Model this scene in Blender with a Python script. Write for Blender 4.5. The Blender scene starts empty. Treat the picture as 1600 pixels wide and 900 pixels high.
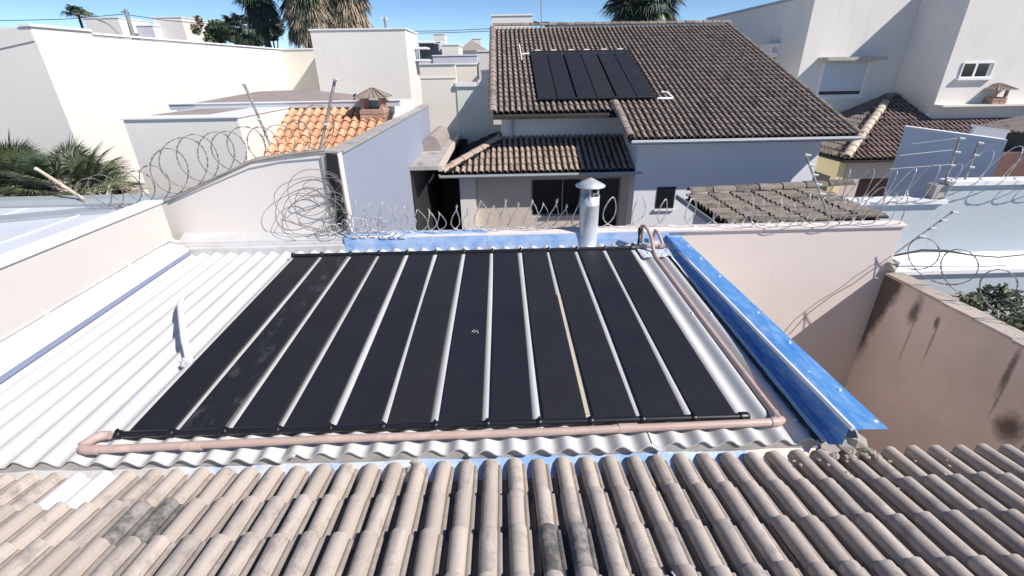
import bpy, math, random
from mathutils import Vector, Matrix, Quaternion
random.seed(7)
SC = bpy.context.scene
COL = SC.collection
R = math.radians
# ---------------------------------------------------------------- camera, sky, sun, exposure
cd = bpy.data.cameras.new("camera"); cam = bpy.data.objects.new("camera", cd); COL.objects.link(cam)
cd.sensor_width = 36.0; cd.lens = 728.83 / 1600 * 36.0; cd.clip_start = 0.05; cd.clip_end = 3000
cam.rotation_mode = 'XYZ'
_p, _y, _r = R(25.355), R(1.060), R(-0.942)
_F = Vector((math.sin(_y) * math.cos(_p), math.cos(_y) * math.cos(_p), -math.sin(_p)))
_R = Vector((math.cos(_y), -math.sin(_y), 0)); _U = _R.cross(_F)
_R, _U = math.cos(_r) * _R + math.sin(_r) * _U, -math.sin(_r) * _R + math.cos(_r) * _U
cam.matrix_world = Matrix(((_R.x, _U.x, -_F.x, 0), (_R.y, _U.y, -_F.y, 0), (_R.z, _U.z, -_F.z, 5.3), (0, 0, 0, 1)))
SC.camera = cam
SUN = Vector((1.0, -0.57, 1.05)).normalized()
elev = math.asin(SUN.z)
wd = bpy.data.worlds.new("World"); SC.world = wd; wd.use_nodes = True
wn = wd.node_tree.nodes; wl = wd.node_tree.links
sky = wn.new("ShaderNodeTexSky"); sky.sky_type = 'NISHITA'; sky.sun_disc = False
sky.sun_elevation = elev; sky.sun_rotation = math.atan2(SUN.x, SUN.y)
sky.air_density = 0.6; sky.dust_density = 0.0; sky.ozone_density = 1.0; sky.altitude = 1200
hs = wn.new("ShaderNodeHueSaturation"); hs.inputs["Saturation"].default_value = 1.15
wn["Background"].inputs[1].default_value = 0.115
wl.new(sky.outputs[0], hs.inputs["Color"]); wl.new(hs.outputs[0], wn["Background"].inputs[0])
sd = bpy.data.lights.new("sun", 'SUN'); sd.energy = 4.5; sd.angle = R(0.5); sd.color = (1.0, 0.93, 0.865)
so = bpy.data.objects.new("sun", sd); COL.objects.link(so)
so.rotation_euler = SUN.to_track_quat('Z', 'Y').to_euler()
SC.view_settings.view_transform = 'Standard'; SC.view_settings.look = 'None'
SC.view_settings.exposure = 0.36; SC.view_settings.gamma = 1.0; SC.view_settings.use_curve_mapping = False

# ---------------------------------------------------------------- materials
class NT:
    def __init__(s, name):
        s.m = bpy.data.materials.new(name); s.m.use_nodes = True
        s.t = s.m.node_tree; s.b = s.t.nodes["Principled BSDF"]
    def n(s, kind, **kw):
        x = s.t.nodes.new(kind)
        for k, v in kw.items(): setattr(x, k, v)
        return x
    def l(s, a, b): s.t.links.new(a, b)
    def mix(s, fac, a, b, mode='MIX'):
        x = s.n("ShaderNodeMix", data_type='RGBA', blend_type=mode)
        for sock, v in ((x.inputs[0], fac), (x.inputs[6], a), (x.inputs[7], b)):
            if hasattr(v, 'type') or hasattr(v, 'is_linked'): s.l(v, sock)
            else: sock.default_value = (*v, 1) if isinstance(v, tuple) else v
        return x.outputs[2]
    def ramp(s, src, lo, hi):
        x = s.n("ShaderNodeMapRange"); x.clamp = True
        x.inputs[1].default_value = lo; x.inputs[2].default_value = hi
        s.l(src, x.inputs[0]); return x.outputs[0]
    def math(s, op, a, b):
        x = s.n("ShaderNodeMath", operation=op)
        for i, v in enumerate((a, b)):
            if hasattr(v, 'is_linked'): s.l(v, x.inputs[i])
            else: x.inputs[i].default_value = v
        return x.outputs[0]
    def noise(s, scale, detail=4, vec=None, rough=.6):
        x = s.n("ShaderNodeTexNoise"); x.inputs["Scale"].default_value = scale
        x.inputs["Detail"].default_value = detail; x.inputs["Roughness"].default_value = rough
        if vec is not None: s.l(vec, x.inputs["Vector"])
        return x.outputs["Fac"]
    def coords(s, scale=(1, 1, 1), rnd=True):
        tc = s.n("ShaderNodeTexCoord"); mp = s.n("ShaderNodeMapping")
        mp.inputs["Scale"].default_value = scale
        s.l(tc.outputs["Object"], mp.inputs["Vector"])
        if rnd:
            oi = s.n("ShaderNodeObjectInfo"); mu = s.math('MULTIPLY', oi.outputs["Random"], 37.0)
            s.l(mu, mp.inputs["Location"])
        return mp.outputs["Vector"]
    def bump(s, h, strength=.3, dist=.01):
        x = s.n("ShaderNodeBump"); x.inputs["Strength"].default_value = strength; x.inputs["Distance"].default_value = dist
        s.l(h, x.inputs["Height"]); s.l(x.outputs[0], s.b.inputs["Normal"])

def mat(name, col, rough=.8, var=.12, scale=2.5, bump=.15, bscale=90, bdist=.004, metal=0, streak=None, spots=None, spec=.5, aniso=(1, 1, 1)):
    k = NT(name); v = k.coords(aniso)
    nz = k.noise(scale, 5, v)
    c = k.mix(k.ramp(nz, .3, .7), tuple(x * (1 - var) for x in col), tuple(min(1, x * (1 + var)) for x in col))
    if streak:                      # rain streaks and grime running down a wall
        scol, lo, hi = streak
        v2 = k.coords((3.2, 3.2, .35)); s1 = k.noise(1.6, 6, v2, .65); s2 = k.noise(.45, 3, v)
        f = k.math('MULTIPLY', k.ramp(s1, lo, hi), k.ramp(s2, .38, .62))
        c = k.mix(f, c, scol)
    if spots:
        pcol, sc, lo, hi = spots
        c = k.mix(k.ramp(k.noise(sc, 6, v, .7), lo, hi), c, pcol)
    k.l(c, k.b.inputs["Base Color"])
    k.b.inputs["Roughness"].default_value = rough; k.b.inputs["Metallic"].default_value = metal
    k.b.inputs["Specular IOR Level"].default_value = spec
    if bump: k.bump(k.noise(bscale, 3, v), bump, bdist)
    return k.m

def tile_mat(name, cols, dark, lo, hi, rough=.9, dscale=9, lich=(.55, .53, .47)):
    k = NT(name); v = k.coords()
    oi = k.n("ShaderNodeObjectInfo"); ge = k.n("ShaderNodeNewGeometry")
    rnd = k.math('FRACT', k.math('ADD', oi.outputs["Random"], k.math('MULTIPLY', ge.outputs["Random Per Island"], 7.31)), 0)
    cr = k.n("ShaderNodeValToRGB"); k.l(rnd, cr.inputs[0])
    el = cr.color_ramp.elements
    el[0].color = (*cols[0], 1); el[1].color = (*cols[-1], 1)
    for i, c in enumerate(cols[1:-1]): el.new((i + 1) / (len(cols) - 1)).color = (*c, 1)
    n1 = k.noise(26, 6, v, .75)
    c = k.mix(k.ramp(n1, .35, .7), cr.outputs[0], (1, .98, .95), 'MULTIPLY')
    n2 = k.noise(dscale, 6, v, .72)
    sh = k.math('MULTIPLY_ADD', rnd, .10)  # every tile weathers to its own degree
    c = k.mix(k.ramp(k.math('ADD', n2, k.math('MULTIPLY', k.math('SUBTRACT', rnd, .5), .12)), lo, hi), c, dark)
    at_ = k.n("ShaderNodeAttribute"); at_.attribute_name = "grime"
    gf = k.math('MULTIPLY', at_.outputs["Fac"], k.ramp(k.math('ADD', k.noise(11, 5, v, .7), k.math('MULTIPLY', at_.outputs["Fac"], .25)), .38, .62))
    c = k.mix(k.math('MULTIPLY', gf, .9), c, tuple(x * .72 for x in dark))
    v4 = k.coords((14, 2.2, 14)); n4 = k.noise(1.6, 6, v4, .72)
    c = k.mix(k.math('MULTIPLY', k.ramp(k.math('ADD', n4, k.math('MULTIPLY', k.math('SUBTRACT', rnd, .5), .16)), .52, .76), .55), c, dark)
    n3 = k.noise(55, 3, v, .6)
    c = k.mix(k.math('MULTIPLY', k.ramp(n3, .66, .74), .55), c, lich)
    k.l(c, k.b.inputs["Base Color"]); k.b.inputs["Roughness"].default_value = rough
    k.b.inputs["Specular IOR Level"].default_value = .25
    k.bump(k.math('ADD', n1, k.math('MULTIPLY', n2, .6)), .35, .006)
    return k.m

M = {}
M['white_wall'] = mat('white_wall', (.78, .75, .695), .85, .03, .6, .12, 120, streak=((.62, .60, .56), .60, .85))
M['off_white'] = mat('off_white', (.76, .715, .67), .85, .03, .7, .15, 90, streak=((.52, .49, .46), .62, .88))
M['white_wall_aged'] = mat('white_wall_aged', (.76, .73, .68), .85, .05, .7, .12, 120, streak=((.50, .48, .44), .58, .84))
M['cream_wall'] = mat('cream_wall', (.80, .755, .66), .85, .03, .6, .12, 120, streak=((.60, .55, .45), .62, .85))
M['cream_parapet'] = mat('cream_parapet', (.60, .565, .525), .8, .035, .9, .15, 80, streak=((.55, .52, .47), .62, .85))
M['pink_wall'] = mat('pink_wall', (.74, .665, .615), .85, .035, .8, .15, 100, streak=((.50, .43, .38), .62, .86))
M['stained_wall'] = mat('stained_wall', (.53, .41, .35), .88, .10, 1.3, .25, 60, streak=((.07, .06, .055), .60, .74), spots=((.36, .30, .22), 1.0, .55, .75))
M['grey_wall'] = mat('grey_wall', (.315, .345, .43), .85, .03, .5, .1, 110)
M['blue_wall'] = mat('blue_wall', (.46, .52, .56), .85, .05, 1.2, .15, 80, streak=((.44, .47, .47), .56, .8))
M['lilac_wall'] = mat('lilac_wall', (.62, .61, .67), .85, .05, 1.4, .15, 80)
M['main_wall'] = mat('main_wall', (.78, .80, .83), .85, .03, .6, .1, 100)
M['beige_wall'] = mat('beige_wall', (.62, .54, .46), .85, .04, .8, .1, 100)
M['yellow_wall'] = mat('yellow_wall', (.80, .68, .40), .85, .05, 1.2, .1, 90)
M['green_wall'] = mat('green_wall', (.72, .74, .66), .85, .04, .8, .1, 100)
M['brick_dark'] = mat('brick_dark', (.16, .085, .07), .9, .2, 8, .3, 60)
M['concrete'] = mat('concrete', (.42, .40, .37), .9, .15, 3, .3, 50, spots=((.16, .15, .14), 2.2, .55, .75))
M['mortar'] = mat('mortar', (.42, .38, .33), .95, .15, 12, .7, 40, .012)
M['fibre'] = None
M['roof_brown'] = mat('roof_brown', (.34, .285, .265), .9, .12, 3, .2, 60)
M['deck_dark'] = mat('deck_dark', (.035, .03, .028), .95, .1, 4, 0)
M['metal_roof'] = mat('metal_roof', (.66, .70, .76), .5, .06, 1.5, .1, 30)
M['galv'] = mat('galv', (.62, .64, .66), .42, .10, 9, .06, 30, metal=.35)
M['galv_matt'] = mat('galv_matt', (.60, .60, .60), .55, .10, 4, .1, 25, metal=.15, spots=((.42, .42, .43), 2.0, .5, .75))
M['gutter_white'] = mat('gutter_white', (.55, .57, .60), .5, .03, 3, 0)
M['metal_dark_and_shade'] = mat('metal_dark_and_shade', (.20, .235, .34), .5, .08, 3, 0)
M['gutter_grey'] = mat('gutter_grey', (.36, .40, .42), .5, .06, 3, 0)
M['white_trim'] = mat('white_trim', (.82, .82, .83), .6, .03, 3, 0)
M['white_tube'] = mat('white_tube', (.82, .81, .84), .6, .04, 14, .3, 40)
M['black_plastic'] = mat('black_plastic', (.013, .0135, .017), .38, .15, 12, 0, spec=.5)
M['bitumen_and_shade'] = mat('bitumen_and_shade', (.018, .018, .02), .8, .3, 20, .8, 50, .01)
M['pvc'] = mat('pvc', (.50, .37, .315), .5, .06, 6, .05, 40, spots=((.66, .52, .47), 5, .52, .72))
M['glass'] = mat('glass', (.012, .013, .017), .08, .1, 3, 0, spec=.6)
M['frame_grey'] = mat('frame_grey', (.30, .30, .31), .5, .05, 4, 0)
M['frame_dark'] = mat('frame_dark', (.03, .03, .032), .5, .05, 4, 0)
M['shutter'] = mat('shutter', (.60, .66, .72), .55, .03, 4, 0)
M['wire'] = mat('wire', (.56, .56, .56), .45, .15, 10, 0, metal=.3)
M['wire_old'] = mat('wire_old', (.27, .25, .235), .6, .2, 10, 0, metal=.3)
M['pole'] = mat('pole', (.34, .32, .30), .6, .25, 14, .2, 40, spots=((.20, .18, .17), 9, .5, .66))
M['insulator'] = mat('insulator', (.78, .78, .78), .4, .03, 5, 0)
M['cable'] = mat('cable', (.03, .03, .035), .7, .1, 5, 0)
M['bark'] = mat('bark', (.10, .085, .07), .95, .25, 9, .6, 25, .02)
M['leaf_green'] = mat('leaf_green', (.12, .155, .075), .6, .45, 5, 0)
M['leaf_deep'] = mat('leaf_deep', (.035, .06, .035), .6, .4, 3, 0)
M['leaf_dead'] = mat('leaf_dead', (.40, .33, .235), .85, .4, 3, 0)
M['leaf_pale'] = mat('leaf_pale', (.30, .34, .24), .4, .4, 25, 0)
M['leaf_blue'] = mat('leaf_blue', (.10, .14, .13), .55, .4, 3, 0)
M['ground'] = mat('ground', (.20, .18, .16), .95, .2, .6, .2, 20)
M['road'] = mat('road', (.055, .055, .055), .9, .15, 1.5, .2, 40)
M['tile_near'] = tile_mat('tile_near', [(.44, .385, .335), (.50, .44, .385), (.56, .495, .435), (.46, .415, .375)], (.22, .195, .18), .54, .80)
M['tile_moss'] = tile_mat('tile_moss', [(.37, .345, .32), (.31, .29, .27)], (.115, .11, .105), .38, .62, dscale=14)
M['tile_main'] = tile_mat('tile_main', [(.28, .23, .20), (.34, .28, .245), (.40, .335, .29), (.245, .205, .18)], (.10, .083, .076), .52, .72)
M['tile_porch'] = tile_mat('tile_porch', [(.46, .365, .295), (.40, .33, .275), (.52, .41, .325), (.35, .295, .25)], (.09, .075, .065), .54, .70)
M['tile_orange'] = tile_mat('tile_orange', [(.66, .34, .19), (.72, .41, .24), (.74, .47, .31), (.62, .30, .16)], (.50, .27, .17), .60, .80)
M['tile_old'] = tile_mat('tile_old', [(.23, .20, .17), (.28, .24, .205), (.185, .165, .14)], (.08, .07, .06), .50, .70)
M['tile_red'] = tile_mat('tile_red', [(.30, .225, .20), (.36, .275, .25), (.26, .20, .18)], (.09, .07, .065), .55, .72)
M['tile_cream'] = tile_mat('tile_cream', [(.60, .53, .42), (.55, .47, .36)], (.25, .2, .16), .6, .75)
M['tile_white'] = mat('tile_white', (.74, .735, .75), .45, .04, 8, .1, 40)
M['brick'] = tile_mat('brick', [(.50, .32, .25), (.42, .26, .20), (.56, .40, .32)], (.20, .13, .10), .60, .75)
M['film_blue'] = None

def make_special():
    k = NT('fibre_cement')         # pale weathered corrugated sheet with faint runs along the flutes
    v = k.coords((1, 1, 1)); v2 = k.coords((9, .7, 9))
    c = k.mix(k.ramp(k.noise(1.3, 5, v), .3, .7), (.52, .52, .515), (.60, .60, .595))
    c = k.mix(k.math('MULTIPLY', k.ramp(k.noise(1.0, 6, v2, .7), .55, .8), .5), c, (.48, .46, .42))
    c = k.mix(k.math('MULTIPLY', k.ramp(k.noise(22, 4, v), .68, .76), .6), c, (.28, .26, .24))
    k.l(c, k.b.inputs["Base Color"]); k.b.inputs["Roughness"].default_value = .85
    k.bump(k.noise(70, 3, v), .2, .003); M['fibre'] = k.m
    k = NT('blue_film')            # galvanised strip still under its blue protective film, scuffed pale in places
    v = k.coords((1, 1, 1))
    c = k.mix(k.ramp(k.noise(1.2, 4, v), .35, .7), (.07, .25, .61), (.12, .33, .67))
    c = k.mix(k.math('MULTIPLY', k.ramp(k.noise(18, 6, k.coords((1, .35, 1)), .7), .46, .76), .7), c, (.42, .57, .77))
    c = k.mix(k.ramp(k.noise(14, 3, v, .5), .73, .76), c, (.72, .76, .80))
    k.l(c, k.b.inputs["Base Color"]); k.b.inputs["Roughness"].default_value = .24
    k.b.inputs["Metallic"].default_value = .0; k.b.inputs["Specular IOR Level"].default_value = .8
    k.bump(k.noise(5, 3, v), .18, .01); M['film_blue'] = k.m
    k = NT('film_pale')            # the same film torn and whitened
    v = k.coords((1, 1, 1))
    c = k.mix(k.ramp(k.noise(4, 6, v, .7), .34, .66), (.20, .37, .68), (.47, .58, .75))
    k.l(c, k.b.inputs["Base Color"]); k.b.inputs["Roughness"].default_value = .35
    k.bump(k.noise(14, 3, v), .35, .01); M['film_pale'] = k.m
    k = NT('film_worn')            # mostly bare metal, a few blue shreds left
    v = k.coords((1, 1, 1))
    c = k.mix(k.ramp(k.noise(5, 6, v, .7), .34, .48), (.12, .28, .62), (.58, .63, .69))
    k.l(c, k.b.inputs["Base Color"]); k.b.inputs["Roughness"].default_value = .4
    k.bump(k.noise(14, 3, v), .35, .01); M['film_worn'] = k.m
    for nm, dust in (('mat_black', .02), ('mat_dusty', .34), ('mat_far', .10)):
        k = NT(nm)                 # black ribbed rubber with dust and scuffs
        v = k.coords((1, 1, 1)); v2 = k.coords((3, 1.5, 3))
        oi = k.n("ShaderNodeObjectInfo")
        c0 = k.mix(oi.outputs["Random"], (.011, .012, .020), (.018, .018, .021))
        c = k.mix(k.ramp(k.noise(2.0, 4, v), .3, .7), c0, k.mix(.5, c0, (.022, .023, .030)))
        f = k.math('MULTIPLY', k.ramp(k.noise(3.0, 7, v2, .78), .54, .78), dust)
        c = k.mix(f, c, (.34, .36, .38))
        f2 = k.math('MULTIPLY', k.ramp(k.noise(60, 2, v), .75, .79), .5)
        c = k.mix(f2, c, (.22, .22, .23))
        k.l(c, k.b.inputs["Base Color"]); k.b.inputs["Roughness"].default_value = .58
        k.b.inputs["Specular IOR Level"].default_value = .45
        M[nm] = k.m
    k = NT('stained_wall')         # plaster with soot dark damp marks at the corner, under the coping and low down
    v = k.coords((1, 1, 1), False)
    tc = k.n("ShaderNodeTexCoord"); sx = k.n("ShaderNodeSeparateXYZ"); k.l(tc.outputs["Object"], sx.inputs[0])
    y, z = sx.outputs[1], sx.outputs[2]
    c = k.mix(k.ramp(k.noise(1.3, 5, v), .3, .7), (.66, .545, .48), (.73, .61, .545))
    c = k.mix(k.math('MULTIPLY', k.ramp(k.noise(.9, 5, v), .5, .75), .6), c, (.52, .45, .36))
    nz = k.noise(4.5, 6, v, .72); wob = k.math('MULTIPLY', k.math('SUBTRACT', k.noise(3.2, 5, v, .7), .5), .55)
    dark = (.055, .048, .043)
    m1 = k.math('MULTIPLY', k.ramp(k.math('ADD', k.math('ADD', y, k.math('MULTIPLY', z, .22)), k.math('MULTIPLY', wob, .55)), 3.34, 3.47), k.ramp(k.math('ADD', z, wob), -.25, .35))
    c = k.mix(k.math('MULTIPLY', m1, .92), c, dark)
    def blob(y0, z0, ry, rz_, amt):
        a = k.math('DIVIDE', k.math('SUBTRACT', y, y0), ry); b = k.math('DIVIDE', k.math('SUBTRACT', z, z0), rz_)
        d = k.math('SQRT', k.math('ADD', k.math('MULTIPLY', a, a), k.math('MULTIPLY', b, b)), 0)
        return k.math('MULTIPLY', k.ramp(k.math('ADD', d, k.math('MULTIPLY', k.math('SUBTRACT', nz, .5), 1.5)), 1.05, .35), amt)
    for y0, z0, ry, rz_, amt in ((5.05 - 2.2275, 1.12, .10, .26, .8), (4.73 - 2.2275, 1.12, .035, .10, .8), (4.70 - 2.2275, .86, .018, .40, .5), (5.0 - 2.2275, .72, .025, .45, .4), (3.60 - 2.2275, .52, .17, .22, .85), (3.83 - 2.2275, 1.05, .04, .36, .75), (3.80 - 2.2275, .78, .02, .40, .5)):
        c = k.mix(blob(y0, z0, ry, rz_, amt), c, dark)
    k.l(c, k.b.inputs["Base Color"]); k.b.inputs["Roughness"].default_value = .9
    k.bump(k.noise(60, 4, v), .25, .004); M['stained_wall'] = k.m
make_special()

# ---------------------------------------------------------------- mesh helpers
WL = {}                                        # world location of every object made here
class MB:
    def __init__(s): s.v = []; s.f = []; s.sm = []
    def add(s, vs, fs, smooth=False):
        o = len(s.v); s.v += [Vector(p) for p in vs]
        for f in fs: s.f.append(tuple(i + o for i in f)); s.sm.append(smooth)
        return s
    def poly(s, *pts): return s.add(pts, [tuple(range(len(pts)))])
    def box(s, a, b):
        x0, y0, z0 = a; x1, y1, z1 = b
        return s.add([(x0, y0, z0), (x1, y0, z0), (x1, y1, z0), (x0, y1, z0), (x0, y0, z1), (x1, y0, z1), (x1, y1, z1), (x0, y1, z1)],
                     [(0, 3, 2, 1), (4, 5, 6, 7), (0, 1, 5, 4), (1, 2, 6, 5), (2, 3, 7, 6), (3, 0, 4, 7)])
    def prism(s, pts, vec):
        n = len(pts); v = Vector(vec); pts = [Vector(p) for p in pts]
        return s.add(pts + [p + v for p in pts], [tuple(range(n))[::-1], tuple(range(n, 2 * n))] + [(i, (i + 1) % n, n + (i + 1) % n, n + i) for i in range(n)])
    def tube(s, pts, r, n=8, caps=True, smooth=True):
        pts = [Vector(p) for p in pts]; k = len(pts)
        rr = r if isinstance(r, (list, tuple)) else [r] * k
        t0 = (pts[1] - pts[0]).normalized()
        up = Vector((0, 0, 1)) if abs(t0.z) < .9 else Vector((1, 0, 0))
        nx = t0.cross(up).normalized(); vs = []
        for i, p in enumerate(pts):
            t = (pts[min(i + 1, k - 1)] - pts[max(i - 1, 0)]).normalized()
            nx = (nx - t * nx.dot(t)); nx = nx.normalized() if nx.length > 1e-6 else t.orthogonal().normalized()
            ny = t.cross(nx)
            for j in range(n):
                a = 2 * math.pi * j / n
                vs.append(p + (nx * math.cos(a) + ny * math.sin(a)) * rr[i])
        fs = [(i * n + j, i * n + (j + 1) % n, (i + 1) * n + (j + 1) % n, (i + 1) * n + j) for i in range(k - 1) for j in range(n)]
        s.add(vs, fs, smooth)
        if caps: s.add(vs[:n], [tuple(range(n))[::-1]]); s.add(vs[-n:], [tuple(range(n))])
        return s
    def lathe(s, c, prof, n=20, smooth=True):
        c = Vector(c); vs = []; k = len(prof)
        for r, z in prof:
            for j in range(n):
                a = 2 * math.pi * j / n; vs.append(c + Vector((r * math.cos(a), r * math.sin(a), z)))
        return s.add(vs, [(i * n + j, i * n + (j + 1) % n, (i + 1) * n + (j + 1) % n, (i + 1) * n + j) for i in range(k - 1) for j in range(n)], smooth)
    def lump(s, c, r, seed=0, sq=.7):
        rng = random.Random(seed); c = Vector(c); vs = []; fs = []; n = 7; rings = 4
        for i in range(rings + 1):
            th = math.pi * i / rings
            for j in range(n):
                a = 2 * math.pi * j / n; q = r * rng.uniform(.7, 1.2)
                vs.append(c + Vector((q * math.sin(th) * math.cos(a), q * math.sin(th) * math.sin(a), q * sq * math.cos(th))))
        for i in range(rings):
            for j in range(n): fs.append((i * n + j, i * n + (j + 1) % n, (i + 1) * n + (j + 1) % n, (i + 1) * n + j))
        return s.add(vs, fs)
    def mesh(s, name, origin=(0, 0, 0)):
        o = Vector(origin); me = bpy.data.meshes.new(name)
        me.from_pydata([tuple(p - o) for p in s.v], [], s.f)
        me.polygons.foreach_set("use_smooth", s.sm); me.update()
        return me

def tag(o, label=None, cat=None, group=None, kind=None):
    for k, v in (('label', label), ('category', cat), ('group', group), ('kind', kind)):
        if v: o[k] = v
    return o
def T(name, loc, label, cat, group=None):
    o = bpy.data.objects.new(name, None); COL.objects.link(o); o.location = loc; o.empty_display_size = .1
    WL[o.name] = Vector(loc); return tag(o, label, cat, group)
def part(name, mb, m, parent=None, label=None, kind=None, origin=None, bevel=0):
    org = Vector(origin) if origin is not None else (sum(mb.v, Vector()) / max(1, len(mb.v)))
    me = mb.mesh(name, org); me.materials.append(M[m])
    o = bpy.data.objects.new(name, me); COL.objects.link(o)
    WL[o.name] = org
    if parent is not None: o.parent = parent; o.location = org - WL[parent.name]
    else: o.location = org
    if bevel:
        bv = o.modifiers.new("bevel", 'BEVEL'); bv.width = bevel; bv.segments = 2; bv.limit_method = 'ANGLE'
    return tag(o, label, None, None, kind)
def solo(name, mb, m, label, cat, group=None, kind=None, bevel=0):
    return tag(part(name, mb, m, bevel=bevel), label, cat, group, kind)
def inst(name, me, parent, pos, rot, label=None):
    o = bpy.data.objects.new(name, me); COL.objects.link(o); o.parent = parent
    o.rotation_mode = 'QUATERNION'; o.rotation_quaternion = rot; o.location = Vector(pos) - WL[parent.name]
    if label: o['label'] = label
    return o

# ---- clay roof tiles: one barrel and one pan each, raised at the lower end so that courses lap
def tile_mesh(name, m, p, length, h, nb=7, lift=.022, th=.012, bw=.60, dp=.028, mirror=False):
    prof = [(p * bw * (1 - math.cos(math.pi * i / nb)) / 2, h * math.sin(math.pi * i / nb) ** .8 if 0 < i < nb else 0) for i in range(nb + 1)]
    prof += [(p * (bw + .01), .010), (p * (bw + .145), .007), (p * (bw + .155), -dp), (p * .97, -dp), (p * 1.0, .004)]
    n = len(prof); b = MB()
    cx = p * bw / 2; tp = lambda x, z: (cx + (x - cx) * .90, z * .88) if x < p * bw + 1e-6 else (x, z)
    up_ = [(*tp(x, z),) for x, z in prof]
    vs = [(x, 0, z + lift) for x, z in prof] + [(x, length, z) for x, z in up_] + [(x, 0.0, z + lift - th) for x, z in prof]
    fs = [(i, i + 1, n + i + 1, n + i) for i in range(n - 1)]
    b.add(vs, fs, True); b.add(vs, [(2 * n + i, 2 * n + i + 1, i + 1, i) for i in range(n - 1)], False)
    b.add([vs[0], vs[n], (0, length, -th), (0, 0, lift - th)], [(0, 1, 2, 3)]); b.add([vs[n - 1], vs[2 * n - 1], (p * 1.0, length, -th), (p * 1.0, 0, lift - th)], [(3, 2, 1, 0)])
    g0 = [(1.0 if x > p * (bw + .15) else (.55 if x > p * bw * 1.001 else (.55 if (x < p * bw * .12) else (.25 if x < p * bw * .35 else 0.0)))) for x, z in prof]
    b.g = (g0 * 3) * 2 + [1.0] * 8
    if mirror:
        for q_ in b.v: q_.x = p - q_.x
        b.f = [f[::-1] for f in b.f]
    me = b.mesh(name); me.materials.append(M[m]); put_grime(me, b.g)
    return me, b
def put_grime(me, g):
    a = me.attributes.new('grime', 'FLOAT', 'POINT'); a.data.foreach_set('value', g)
class Frame:
    def __init__(s, O, ex, ey):
        s.O = Vector(O); s.ex = Vector(ex).normalized(); s.ey = Vector(ey).normalized(); s.ez = s.ex.cross(s.ey).normalized()
        s.q = Matrix((s.ex, s.ey, s.ez)).transposed().to_quaternion()
    def p(s, x, y, z=0): return s.O + s.ex * x + s.ey * y + s.ez * z
def lay_tiles(roof, F, cells, me, mb, p, expo, limit=300, pick=None, stuff_mat=None, jit=1.0):
    """cells: (i, j) nearest first; the first LIMIT become roof_tile parts, the rest one stuff mesh"""
    rest = MB()
    for k, (i, j) in enumerate(cells):
        dx, dy = random.uniform(-.003, .003) * jit, random.uniform(-.010, .010) * jit
        pos = F.p(i * p + dx, j * expo + dy, random.uniform(0, .004) * jit)
        if k < limit:
            q = F.q @ Quaternion((0, 0, 1), random.gauss(0, .010) * jit) @ Quaternion((0, 1, 0), random.gauss(0, .012) * jit)
            m2, lab = (pick(i, j) if pick else None) or (me, None)
            inst('roof_tile', m2, roof, pos, q, lab)
        else:
            rest.add([F.O + F.ex * (v.x + i * p + dx) + F.ey * (v.y + j * expo + dy) + F.ez * v.z for v in mb.v], mb.f, True)
    if rest.v:
        o = part('far_roof_tile', rest, stuff_mat, roof, kind='stuff'); put_grime(o.data, mb.g * (len(rest.v) // len(mb.v)))
def ridge_mesh(name, m, length, r, n=7, squash=.8):
    b = MB(); vs = []
    for y, q, dz in ((0, r * 1.1, .012), (length, r * .92, 0)):
        for i in range(n + 1):
            a = math.pi * i / n; vs.append((-q * math.cos(a), y, q * squash * math.sin(a) + dz))
    for i in range(n + 1):
        a = math.pi * i / n; vs.append((-r * .96 * math.cos(a), 0, r * .96 * squash * math.sin(a)))
    b.add(vs, [(i, i + 1, n + 2 + i, n + 1 + i) for i in range(n)], True)
    b.add(vs, [(2 * n + 2 + i, 2 * n + 3 + i, i + 1, i) for i in range(n)])
    me = b.mesh(name); me.materials.append(M[m]); return me
def ridge_run(roof, me, p0, p1, step, name='ridge_tile', up=(0, 0, 1)):
    p0, p1 = Vector(p0), Vector(p1); d = (p1 - p0); L = d.length; d.normalize()
    ex = d.cross(Vector(up)).normalized(); F = Frame(p0, ex, d); n = max(1, int(L / step + .3))
    for k in range(n):
        inst(name, me, roof, F.p(random.uniform(-.006, .006), k * step, random.uniform(0, .008)), F.q @ Quaternion((1, 0, 0), .03))

# ================================================================ THE SETTING
g = MB().poly((-900, -300, 0), (900, -300, 0), (900, 2000, 0), (-900, 2000, 0))
tag(part('ground', g, 'ground', origin=(0, 0, 0)), kind='structure')
tag(part('street', MB().poly((-80, 33.5, .004), (120, 33.5, .004), (120, 40.5, .004), (-80, 40.5, .004)), 'road'), kind='structure')
for y0, y1 in ((32.0, 33.5), (40.5, 42.0)):
    tag(part('pavement', MB().box((-80, y0, 0), (120, y1, .13)), 'concrete'), kind='structure')

# ---------------------------------------------------------------- annex: house body under the two near roofs
body = T('annex_building', (-1, 2.5, 0), 'pale building carrying the corrugated roof with solar mats', 'house')
part('wall', MB().box((-4.1, 2.28, 0), (2.12, 5.58, 2.90)), 'pink_wall', body)
part('wall', MB().box((-5.6, -1.5, 0), (5.1, 2.14, 2.66)), 'pink_wall', body)

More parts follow.
